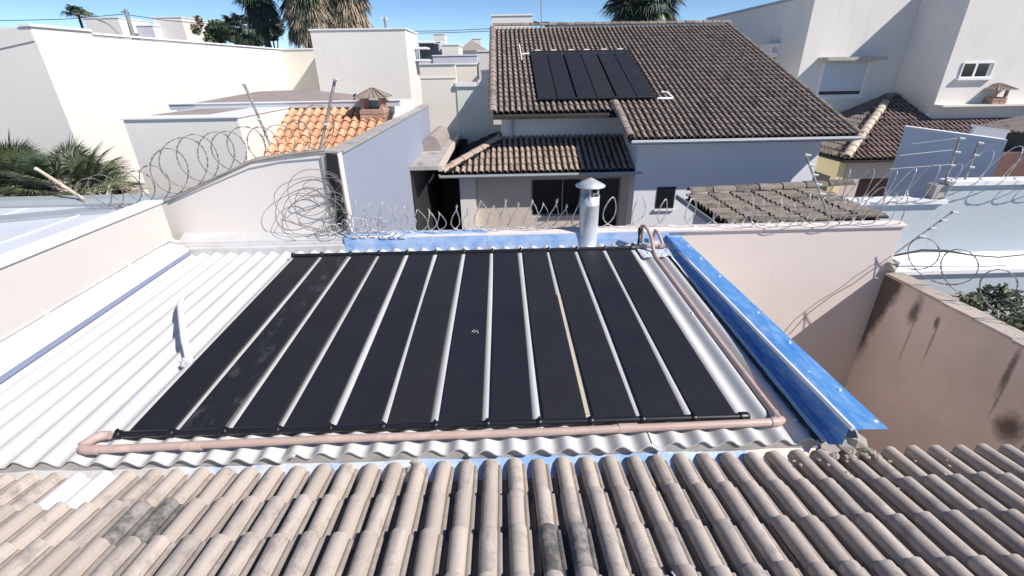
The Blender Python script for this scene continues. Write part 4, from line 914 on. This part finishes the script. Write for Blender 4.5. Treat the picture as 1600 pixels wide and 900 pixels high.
# ================================================================ WIRE AND POSTS
def razor(loc, path, r, pitch, lean, dep, label, m='wire', seed=1, group='razor wire coils on the walls', wr=.0055, jit=.12, squash=1.0, ogive=0, twin=False):
    rng = random.Random(seed); path = [Vector(p) for p in path]
    seg = [(path[i + 1] - path[i]).length for i in range(len(path) - 1)]; L = sum(seg)
    n = max(1, int(L / pitch)); pts = []; N = 26
    ph = [rng.uniform(-1, 1) for _ in range(n + 3)]; ph2 = [rng.uniform(-1, 1) for _ in range(n + 3)]
    for k in range(n * N + 1):
        u = k / N; s = L * k / (n * N); i = 0; ss = s
        while i < len(seg) - 1 and ss > seg[i]: ss -= seg[i]; i += 1
        d = (path[i + 1] - path[i]).normalized(); base = path[i] + d * ss
        side = Vector((0, 0, 1)).cross(d).normalized(); a = 2 * math.pi * u
        iu = int(u); fu = u - iu; fu = fu * fu * (3 - 2 * fu); w = ph[iu] * (1 - fu) + ph[iu + 1] * fu
        rr = r * (1 + jit * w)
        w2 = ph2[iu] * (1 - fu) + ph2[iu + 1] * fu
        cs = math.cos(a / 2) ** 2
        sw = lean * rr * math.sin(a) * ((1 - ogive) + ogive * 2.1 * cs) + w2 * jit * 1.3 * rr * (1 - math.cos(a)) * .5
        pts.append(base + d * (sw + .25 * jit * pitch * w) + Vector((0, 0, rr * squash * (1 - math.cos(a)))) + side * (dep * rr * math.sin(a + .6) + .02 * w))
    t = T('razor_wire', loc, label, 'razor wire', group)
    part('coil_wire', MB().tube(pts, wr, 5, False), m, t)
    if twin:
        off = (path[-1] - path[0]).normalized() * pitch * .47
        p2 = [p + off + Vector((.02 * math.sin(i * .05), .03 * math.sin(i * .11), .012 * math.sin(i * .08) + (p.z - path[0].z) * -.12)) for i, p in enumerate(pts[:-N])]
        part('coil_wire', MB().tube(p2, wr * .85, 5, False), m, t)
    bb = MB(); acc = 0
    for i in range(1, len(pts) - 1):
        acc += (pts[i] - pts[i - 1]).length
        if acc > .055:
            acc = 0; tg = (pts[i + 1] - pts[i - 1]).normalized(); o_ = tg.orthogonal().normalized(); o_.rotate(Quaternion(tg, rng.uniform(0, 6.3)))
            c = pts[i]; o2 = tg.cross(o_)
            bb.add([c - tg * .020 - o_ * .014, c - o_ * .005, c + tg * .020 - o_ * .014, c + tg * .020 + o_ * .014, c + o_ * .005, c - tg * .020 + o_ * .014], [(0, 1, 4, 5), (1, 2, 3, 4)])
            bb.add([c - tg * .012 - o2 * .009, c - o2 * .003, c + tg * .012 - o2 * .009, c + tg * .012 + o2 * .009, c + o2 * .003, c - tg * .012 + o2 * .009], [(0, 1, 4, 5), (1, 2, 3, 4)])
    part('barb', bb, m, t, kind='stuff')
    return t
razor((-3.5, 5.92, 3.9), [(-5.3, 6.05, 3.66), (-4.3, 5.95, 3.82), (-3.4, 5.93, 4.14), (-2.1, 5.93, 4.40)], .262, .215, .92, .35, 'razor wire coil climbing the sloping white gable at left', 'wire_old', 4, jit=.24, wr=.0043)
razor((-1, 5.75, 3.4), [(-1.95, 5.72, 3.39), (-.4, 5.72, 3.40), (1.1, 5.72, 3.40)], .20, .30, .70, .45, 'razor wire along the wall left of the metal flue', 'wire', 6, jit=.26, ogive=.75, twin=True)
razor((1.6, 5.75, 3.4), [(1.2, 5.72, 3.40), (2.4, 5.72, 3.40), (2.9, 5.72, 3.40)], .20, .33, .85, .4, 'razor wire on the wall between the flue and the old tile roof', 'wire', 8, jit=.26, ogive=.3)
razor((4, 5.75, 3.4), [(2.95, 5.67, 3.39), (4.0, 5.66, 3.39), (5.2, 5.67, 3.39)], .23, .30, .34, .7, 'razor wire on the wall in front of the old grey tiles', 'wire', 9, jit=.28, twin=True)
razor((5.7, 6.85, 3.4), [(4.85, 6.74, 3.39), (5.8, 6.72, 3.39), (6.7, 6.72, 3.40)], .26, .30, .40, .7, 'razor wire on the lower left stretch of the pale blue wall', 'wire', 10, jit=.14)
razor((8, 6.9, 3.66), [(6.75, 6.72, 3.62), (7.8, 6.70, 3.56), (9.4, 6.72, 3.60)], .27, .36, .5, .9, 'razor wire on the higher right stretch of the pale blue wall', 'wire', 11, jit=.25)
razor((5.9, 5, 2.8), [(5.42, 5.75, 2.72), (5.50, 4.9, 2.70), (5.6, 3.9, 2.70)], .27, .40, .55, .8, 'loose razor wire loops behind the clay slab coping', 'wire_old', 12, jit=.25)
razor((5.25, 6.7, 3.1), [(-1.9, 5.63, 3.36), (-1.2, 5.63, 3.36)], .05, .10, 1.0, .6, 'small crushed razor wire curls beside the tangle', 'wire', 13, jit=.4)
# tangle hanging at the gable corner
rng = random.Random(21); tg_pts = []; cen = Vector((-2.25, 5.78, 3.78))
tgl = T('wire_tangle', (-2.2, 5.78, 3.4), 'tangle of rusty razor wire hanging at the white gable corner', 'razor wire', 'razor wire coils on the walls')
loops = [((-2.30, 5.78, 3.95), .34, .26, .5), ((-2.40, 5.77, 3.80), .36, .34, -.4), ((-2.28, 5.76, 3.72), .26, .30, .9), ((-2.35, 5.78, 3.66), .40, .22, .35), ((-2.18, 5.77, 4.02), .22, .10, .1), ((-2.12, 5.76, 3.86), .16, .09, -.2), ((-2.45, 5.75, 3.62), .30, .30, 1.1), ((-2.05, 5.77, 3.6), .15, .12, .5)]
tb_ = MB()
for c, rx, rz_, tilt in loops:
    pts = []
    for k in range(34):
        a = 2 * math.pi * k / 30; w = 1 + .08 * math.sin(3 * a + tilt * 5)
        x = rx * w * math.cos(a); z = rz_ * w * math.sin(a)
        pts.append((c[0] + x * math.cos(tilt) - z * math.sin(tilt), c[1] - .05 + .05 * math.sin(a * 1.5 + tilt), c[2] + x * math.sin(tilt) + z * math.cos(tilt)))
    part('coil_wire', MB().tube(pts, .0042, 5, False), 'wire_old', tgl)
for k in range(22):
    c = Vector((rng.gauss(-1.98, .26), 5.70 + rng.uniform(-.05, .05), 3.47 + abs(rng.gauss(0, .05)))); rr = rng.uniform(.05, .12); ax_ = rng.uniform(0, 3)
    pts = [c + Vector((rr * math.cos(a) * math.cos(ax_), .6 * rr * math.cos(a) * math.sin(ax_), rr * .8 * math.sin(a))) for a in [x * .42 for x in range(14)]]
    tb_.tube(pts, .005, 4, False)
part('crushed_wire', tb_, 'wire', tgl, kind='stuff')
part('torn_sheet', MB().prism([(-2.13, 5.80, 3.50), (-1.99, 5.80, 3.46), (-1.97, 5.80, 4.38), (-2.10, 5.80, 4.40), (-2.13, 5.80, 4.1), (-2.09, 5.80, 3.95), (-2.15, 5.80, 3.85), (-2.08, 5.80, 3.72)], (0, .012, 0)), 'bitumen_and_shade', tgl)
# strands running along the walls
solo('strand_wire', MB().tube([(-4.1, 5.80, 3.90), (-3.6, 5.80, 4.09), (-3.0, 5.80, 4.31), (-2.6, 5.80, 4.38), (-2.1, 5.79, 4.43)], .008, 5), 'wire_old', 'straight wire strand along the sloping gable top', 'wire')
solo('loose_strand', MB().tube([(4.021, 5.6, 1.795), (4.207, 5.6, 2.141), (4.465, 5.59, 2.417), (4.71, 5.58, 2.607), (4.898, 5.57, 2.812), (5.098, 5.6, 2.977)], .006, 5), 'wire_old', 'loose barbed strand curving down the pink wall at right', 'wire')

def post(p0, p1, label, r=.014, n=5, m='pole', flag=True):
    p0, p1 = Vector(p0), Vector(p1)
    t = T('fence_post', tuple(p0), label, 'fence post', 'electric fence posts'); part('rod', MB().tube([p0, p0.lerp(p1, .5) + Vector((.004, 0, 0)), p1], r, 7), m, t)
    for k in range(n):
        c = p0.lerp(p1, .42 + .56 * k / max(1, n - 1)); part('insulator', MB().tube([c + Vector((-.005, -.01, 0)), c + Vector((.012, -.03, .0)), c + Vector((.045, -.04, .0))], [.020, .016, .011], 7), 'insulator', t)
    return t
post((4.258, 5.75, 3.43), (3.708, 5.75, 4.292), 'slender electric fence post over the old tile roof', .013, 5)
post((6.68, 6.85, 3.27), (6.629, 6.85, 4.291), 'tall leaning electric fence post holding two wires on the blue wall', .017, 4)
post((7.007, 6.9, 3.587), (6.984, 6.9, 4.206), 'shorter electric fence post at the step of the blue wall', .015, 3)
post((5.835, 6.35, 2.706), (6.567, 6.45, 3.307), 'fallen grey fence post leaning across the pale blue wall', .014, 4, 'frame_grey')
post((-2.805, 5.95, 4.489), (-2.944, 5.95, 5.176), 'rusty fence post leaning left above the orange roof', .015, 2)
post((-2.234, 5.92, 4.347), (-1.878, 5.92, 5.215), 'speckled fence post at the gable corner', .018, 2)
post((-5.593, 6.3, 3.778), (-6.334, 6.6, 4.149), 'pale bamboo like post leaning in the palm fronds at left', .022, 2, 'tile_cream')
fwire = MB()
solo('fence_wire', MB().tube([(5.781, 6.8, 4.054), (6.596, 6.84, 4.114)], .003, 4).tube([(5.704, 6.8, 3.863), (6.642, 6.84, 3.902)], .003, 4).tube([(5.99, 6.9, 4.197), (6.598, 6.85, 4.274)], .0025, 4), 'wire', 'thin taut electric fence wires before the shaded wall', 'wire')

# ================================================================ PLANTS
def fan_leaf(mb, hub, d, up, R_, nb, spread, w, droop, rng):
    d = d.normalized(); s = d.cross(up); s = s.normalized() if s.length > .01 else Vector((1, 0, 0)); nrm = s.cross(d).normalized()
    for k in range(nb):
        a = spread * (2 * (k + .5) / nb - 1) + rng.uniform(-.03, .03); L = R_ * (1 - .30 * abs(a / spread) ** 2) * rng.uniform(.85, 1.08)
        e = d * math.cos(a) + s * math.sin(a); sd_ = (nrm.cross(e)).normalized()
        m1 = hub + e * L * .5 + nrm * .03 * L; tip = hub + e * L + Vector((0, 0, -droop * L * rng.uniform(.6, 1.4)))
        mb.add([hub, m1 - sd_ * w + nrm * w * .5, m1, m1 + sd_ * w + nrm * w * .5, tip], [(0, 2, 1), (0, 3, 2), (1, 2, 4), (2, 3, 4)])
def fan_palm(nm, loc, label, crown, nleaf, R_, pet, nb, mats, elev, seed, trunk_r=.12, skirt=0, skirt_mats=None, w=.02, droop=.25, cat='palm tree', group=None, skirt_len=1.4):
    rng = random.Random(seed); t = T(nm, loc, label, cat, group); c = Vector(crown); l0 = Vector(loc)
    part('trunk', MB().tube([l0, l0.lerp(c, .5), c], [trunk_r * 1.2, trunk_r, trunk_r * .9], 9), 'bark', t)
    layers = {m: MB() for m in mats + (skirt_mats or [])}; stems = MB()
    for k in range(nleaf):
        az = rng.uniform(0, 2 * math.pi); el = rng.uniform(*elev)
        d = Vector((math.cos(az) * math.cos(el), math.sin(az) * math.cos(el), math.sin(el))); pl_ = pet * rng.uniform(.7, 1.15)
        hub = c + d * pl_ + Vector((0, 0, -.12 * pl_)); stems.tube([c, hub], [.018, .010], 4, False)
        fan_leaf(layers[rng.choice(mats)], hub, d + Vector((0, 0, -.15)), Vector((0, 0, 1)), R_ * rng.uniform(.8, 1.1), nb, 1.75, w, droop, rng)
    for k in range(skirt):
        az = rng.uniform(0, 2 * math.pi); f = rng.random(); el = -rng.uniform(.5, 1.35)
        d = Vector((math.cos(az) * math.cos(el), math.sin(az) * math.cos(el), math.sin(el)))
        hub = c + Vector((math.cos(az), math.sin(az), 0)) * pet * .45 * rng.uniform(.5, 1.3) + Vector((0, 0, -f * skirt_len))
        fan_leaf(layers[rng.choice(skirt_mats)], hub, d, Vector((math.cos(az), math.sin(az), .3)), R_ * rng.uniform(.7, 1.05), max(7, nb // 2), .85, w, .25, rng)
    part('leaf_stalk', stems, 'tile_cream', t, kind='stuff')
    for m, b in layers.items():
        if b.v: part('fronds' if m not in (skirt_mats or []) else 'dead_fronds', b, m, t, kind='stuff')
    return t
# fan palm clump at left behind the metal roof
fan_palm('fan_palm', (-7.5, 8.0, 0), 'spiky green fan palm nearest the left frame edge', (-8.134, 8.0, 3.499), 110, .54, .60, 36, ['leaf_green', 'leaf_green', 'leaf_pale', 'leaf_deep'], (-.6, 1.4), 31, w=.009, droop=.12, group='fan palms behind the metal roof')
fan_palm('fan_palm', (-6.6, 8.0, 0), 'green fan palm whose fronds reach toward the razor wire', (-6.834, 7.6, 3.549), 90, .50, .55, 36, ['leaf_green', 'leaf_deep', 'leaf_green', 'leaf_pale'], (-.6, 1.35), 32, w=.009, droop=.12, group='fan palms behind the metal roof')
fan_palm('fan_palm', (-6.2, 7.2, 0), 'half dead low fan palm with tan fronds by the razor wire', (-6.076, 7.2, 3.554), 12, .42, .35, 26, ['leaf_dead', 'leaf_green', 'leaf_deep'], (-.3, .8), 33, w=.008, droop=.15, group='fan palms behind the metal roof')
# big skirted palm above the white block
fan_palm('tall_palm', ((-12.197, 33.0, 7.088)[0], 33, 0), 'tall fan palm with a shaggy skirt of dead fronds above the white block', (-11.436, 33.0, 10.402), 34, 1.7, 1.4, 26, ['leaf_deep', 'leaf_green'], (-.2, 1.3), 41, .28, 190, ['leaf_dead', 'leaf_dead', 'leaf_dead', 'leaf_deep'], .055, .35, group='tall fan palms beyond the houses', skirt_len=2.6)
fan_palm('tall_palm', ((-9.532, 34.0, 7.101)[0], 34, 0), 'tall shaggy fan palm at the right end of the skirted pair', (-9.444, 34.0, 10.693), 30, 1.6, 1.3, 26, ['leaf_deep', 'leaf_green'], (-.2, 1.3), 42, .28, 190, ['leaf_dead', 'leaf_dead', 'leaf_dead', 'leaf_deep'], .055, .35, group='tall fan palms beyond the houses', skirt_len=2.6)
fan_palm('tall_palm', ((-15.781, 36.0, 7.285)[0], 36, 0), 'dark slim palm left of the skirted palms', (-15.51, 36.0, 9.781), 46, 1.1, .8, 22, ['leaf_deep', 'leaf_deep', 'leaf_blue'], (-1.2, 1.2), 43, .22, 30, ['leaf_deep'], .05, .35, group='tall fan palms beyond the houses', skirt_len=1.8)
fan_palm('tall_palm', ((11.615, 42.0, 8.542)[0], 42, 0), 'dense blue green fan palm above the brown ridge', (11.456, 42.0, 10.009), 150, 1.5, 2.0, 26, ['leaf_deep', 'leaf_blue', 'leaf_deep', 'leaf_pale'], (-1.2, 1.2), 44, .28, 90, ['leaf_deep', 'leaf_blue', 'leaf_dead', 'leaf_pale'], .065, .3, group='tall fan palms beyond the houses', skirt_len=2.0)
fan_palm('small_palm', ((-46.207, 60.0, 10.123)[0], 60, 0), 'small windswept palm against the sky at far left', (-45.762, 60.0, 11.216), 20, 1.0, .7, 18, ['leaf_deep', 'leaf_green'], (-.6, 1.2), 45, .14, 0, None, .06, .5, group='small distant palms')
fan_palm('small_palm', ((-18.187, 40.0, 7.934)[0], 40, 0), 'small bluish palm left of the dark slim palm', (-18.734, 40.0, 8.192), 20, .95, .7, 18, ['leaf_blue', 'leaf_deep'], (-.8, 1.2), 46, .14, 0, None, .05, .4, group='small distant palms')
fan_palm('small_palm', ((-21.453, 44.0, 8.217)[0], 44, 0), 'small rounded palm among the far trees', (-21.496, 44.0, 8.447), 22, .9, .6, 18, ['leaf_deep', 'leaf_green'], (-.8, 1.2), 47, .14, 0, None, .05, .4, group='small distant palms')
def tree(nm, loc, crown, rx, ry, rz_, n, size, mats, label, seed, group='trees behind the left building', cat='tree'):
    rng = random.Random(seed); t = T(nm, loc, label, cat, group); c = Vector(crown); l0 = Vector(loc)
    tr = MB().tube([l0, l0.lerp(c, .6), c], [.16, .12, .06], 7)
    cl = [c + Vector((rng.uniform(-1, 1) * rx, rng.uniform(-1, 1) * ry, rng.uniform(-.8, 1) * rz_)) for _ in range(9)]
    for q_ in cl[:5]: tr.tube([l0.lerp(c, .7), q_], [.05, .02], 5)
    part('trunk', tr, 'bark', t); bs = {m: MB() for m in mats}
    for k in range(n):
        q_ = rng.choice(cl); v = Vector((rng.gauss(0, 1), rng.gauss(0, 1), rng.gauss(0, 1))).normalized() * rng.random() ** .5
        p = q_ + Vector((v.x * rx * .55, v.y * ry * .55, v.z * rz_ * .6)); a = Vector((rng.gauss(0, 1), rng.gauss(0, 1), rng.gauss(0, .6))).normalized(); b = a.orthogonal(); b.rotate(Quaternion(a, rng.uniform(0, 6.28)))
        s_ = size * rng.uniform(.6, 1.3); bs[rng.choice(mats)].add([p - a * s_, p + b * s_ * .45, p + a * s_, p - b * s_ * .45], [(0, 1, 2, 3)])
    for m, b in bs.items(): part('crown', b, m, t, kind='stuff')
for k, (x, y, Y, rx, rz_, mm, lab) in enumerate(((297, 42, 50, .7, .7, ['leaf_deep', 'leaf_dead'], 'small brownish tree beside the far white house'), (322, 52, 52, 1.5, .7, ['leaf_green', 'leaf_deep'], 'broad green tree behind the left building'), (345, 56, 48, 1.0, .6, ['leaf_deep', 'leaf_green'], 'dark low tree right of the broad green one'), (400, 62, 46, 1.0, .7, ['leaf_deep', 'leaf_blue'], 'dark bushy tree under the slim palm'), (425, 55, 52, 1.2, .8, ['leaf_blue', 'leaf_deep'], 'bluish tree behind the dark slim palm'))):
    tree('tree', (at_x := [(-28.411, 50.0, 9.084), (-28.19, 52.0, 8.677), (-24.783, 48.0, 8.199), (-20.842, 46.0, 7.748), (-21.931, 52.0, 8.429)][k]) and (at_x[0], at_x[1], 0), at_x, rx, .9, rz_, 2200, .22, mm, lab, 60 + k)
# shrub behind the coping wall at lower right
tree('shrub', (6.2, 5.2, 0), (6.32, 5.15, 2.22), .34, .40, .24, 1900, .042, ['leaf_pale', 'leaf_green', 'leaf_deep'], 'glossy leaved shrub behind the clay slab coping', 71, None, 'shrub')
tree('shrub', (6.3, 4.3, 0), (6.28, 4.35, 2.36), .42, .60, .30, 2800, .042, ['leaf_pale', 'leaf_green', 'leaf_deep'], 'leafy shrub cut by the right frame edge behind the slab coping', 72, None, 'shrub')

# ================================================================ DISTANT BUILDINGS, POLES AND LINES
def far_box(label, x0, x1, ytop, Y, depth, m='white_wall', extra=None, name='distant_house'):
    a, b = x0, x1
    t = T(name, (a[0], Y, 0), label, 'house', 'distant houses beyond the street')
    part('wall', MB().box((a[0], Y, 0), (b[0], Y + depth, a[2])), m, t)
    part('coping', MB().box((a[0] - .05, Y - .05, a[2] + .003), (b[0] + .05, Y + depth + .05, a[2] + .08)), 'white_trim', t)
    return t
far_box('distant white block left of the utility pole', (-34.795, 46.0, 9.506), (-31.927, 46.0, 9.516), 0, 46, 4)
far_box('distant white two step house right of the utility pole', (-30.333, 48.0, 9.662), (-27.841, 48.0, 9.63), 0, 48, 4)
far_box('low grey distant house between the white blocks', (-31.33, 47.0, 8.966), (-29.914, 47.0, 8.948), 0, 47, 4, 'lilac_wall')
far_box('distant pale tower block in the centre gap', (-7.544, 62.0, 8.846), (-6.274, 62.0, 8.894), 0, 62, 3)
h1_ = far_box('distant house with deep shaded balcony in the centre gap', (-6.622, 44.0, 7.271), (-4.822, 44.0, 7.199), 0, 44, 5, 'lilac_wall')
part('balcony_opening', MB().box(((-6.482, 44.0, 7.08)[0], 43.9, (-6.576, 44.0, 6.125)[2]), ((-4.993, 44.0, 7.06)[0], 43.98, (-6.477, 44.0, 7.128)[2])), 'glass', h1_)
part('sunshade', MB().box(((-6.622, 44.0, 7.271)[0] - .1, 42.9, (-6.622, 44.0, 7.271)[2] - .12), ((-5.243, 44.0, 7.252)[0], 43.97, (-6.622, 44.0, 7.271)[2] - .02)), 'white_trim', h1_)
far_box('distant white cube beside the balcony house', (-4.516, 42.0, 6.931), (-3.193, 42.0, 6.913), 0, 42, 5)
h2_ = far_box('distant house with brown hipped roof in the centre gap', (-3.714, 50.0, 6.676), (-1.149, 50.0, 6.694), 0, 50, 6, 'cream_wall')
hx0, hx1, hz_ = (-3.82, 49.8, 6.672)[0], (-0.961, 49.8, 6.686)[0], (-3.714, 50.0, 6.676)[2]
part('roof', MB().add([(hx0, 49.7, hz_ + .09), (hx1, 49.7, hz_ + .09), (hx1, 56.3, hz_ + .09), (hx0, 56.3, hz_ + .09), ((hx0 * .62 + hx1 * .38), 53, hz_ + 1.15)], [(0, 1, 4), (1, 2, 4), (2, 3, 4), (3, 0, 4)]), 'roof_brown', h2_)
far_box('small white tank block above the brown hipped roof', (-2.999, 60.0, 8.226), (-1.981, 60.0, 8.277), 0, 60, 2)
far_box('long low white parapet across the centre gap', (-4.539, 36.0, 6.042), (-1.501, 36.0, 5.998), 0, 36, 4, 'lilac_wall')
far_box('white house end beside the tiled gable in the centre gap', (-1.203, 30.0, 6.111), (-0.25, 30.0, 6.098), 0, 30, 4)
far_box('cream parapet wall low in the centre gap', (-3.412, 24.0, 5.429), (-1.047, 24.0, 5.421), 0, 24, 3, 'cream_wall')
far_box('small white cupboard like block by the tiled gable', (-0.754, 22.0, 5.136), (-0.317, 22.0, 5.13), 0, 22, 2, 'lilac_wall')
up = T('utility_pole', ((-25.765, 38.0, 7.916)[0], 38, 0), 'grey concrete utility pole at far left', 'utility pole')
part('pole', MB().tube([((-25.765, 38.0, 7.916)[0] + .25, 38, 0), (-25.717, 38.0, 7.677), (-25.656, 38.0, 9.311)], [.16, .14, .11], 8), 'frame_grey', up)
part('crossarm', MB().tube([(-26.015, 38.0, 9.163), (-25.478, 38.0, 9.079)], .05, 5), 'frame_grey', up)
sl_ = T('street_lamp', ((-25.273, 36.0, 7.602)[0], 36, 0), 'curved street lamp beside the utility pole', 'street lamp')
part('arm', MB().tube([((-25.273, 36.0, 7.602)[0], 36, 0), (-25.259, 36.0, 7.64), (-25.469, 36.0, 7.979), (-25.704, 36.0, 8.241), (-26.048, 36.0, 8.43)], .05, 6), 'frame_grey', sl_)
part('lamp_head', MB().tube([(-25.938, 36.0, 8.392), (-26.254, 36.0, 8.543)], [.06, .10], 6), 'frame_grey', sl_)
ct_ = T('cell_tower', ((-33.706, 160.0, 16.992)[0], 160, 0), 'tiny distant cell tower above the white block', 'tower')
part('mast', MB().tube([((-33.706, 160.0, 16.992)[0], 160, 0), (-33.424, 160.0, 19.14)], .35, 5), 'frame_grey', ct_)
part('antenna', MB().box((-34.687, 160.0, 18.167), Vector((-33.989, 160.0, 19.147)) + Vector((.0, .4, 0))).box((-33.154, 160.0, 18.312), Vector((-32.649, 160.0, 19.295)) + Vector((0, .4, 0))), 'white_trim', ct_)
def line(label, pts, r=.02):
    solo('power_line', MB().tube(pts, r, 4, False), 'cable', label, 'power line', 'overhead power lines')
line('power line crossing the sky left of the utility pole', [(-37.045, 38.0, 8.727), (-33.569, 38.0, 8.721), (-30.064, 38.0, 8.753), (-25.81, 38.0, 9.007)])
line('power line sagging right from the utility pole', [(-25.65, 38.0, 8.966), (-23.1, 38.0, 8.586), (-20.086, 38.0, 8.313), (-16.129, 38.0, 8.104)])
line('power line across the centre gap', [(-6.286, 38.0, 7.696), (-3.557, 38.0, 7.7), (0.095, 38.0, 7.811)])
line('lower power line across the centre gap', [(-6.348, 38.3, 7.594), (-3.594, 38.3, 7.598), (0.091, 38.3, 7.67)])
line('power line passing before the blue green palm', [(2.38, 38.0, 7.701), (5.586, 38.0, 7.819), (8.326, 38.0, 8.023)])
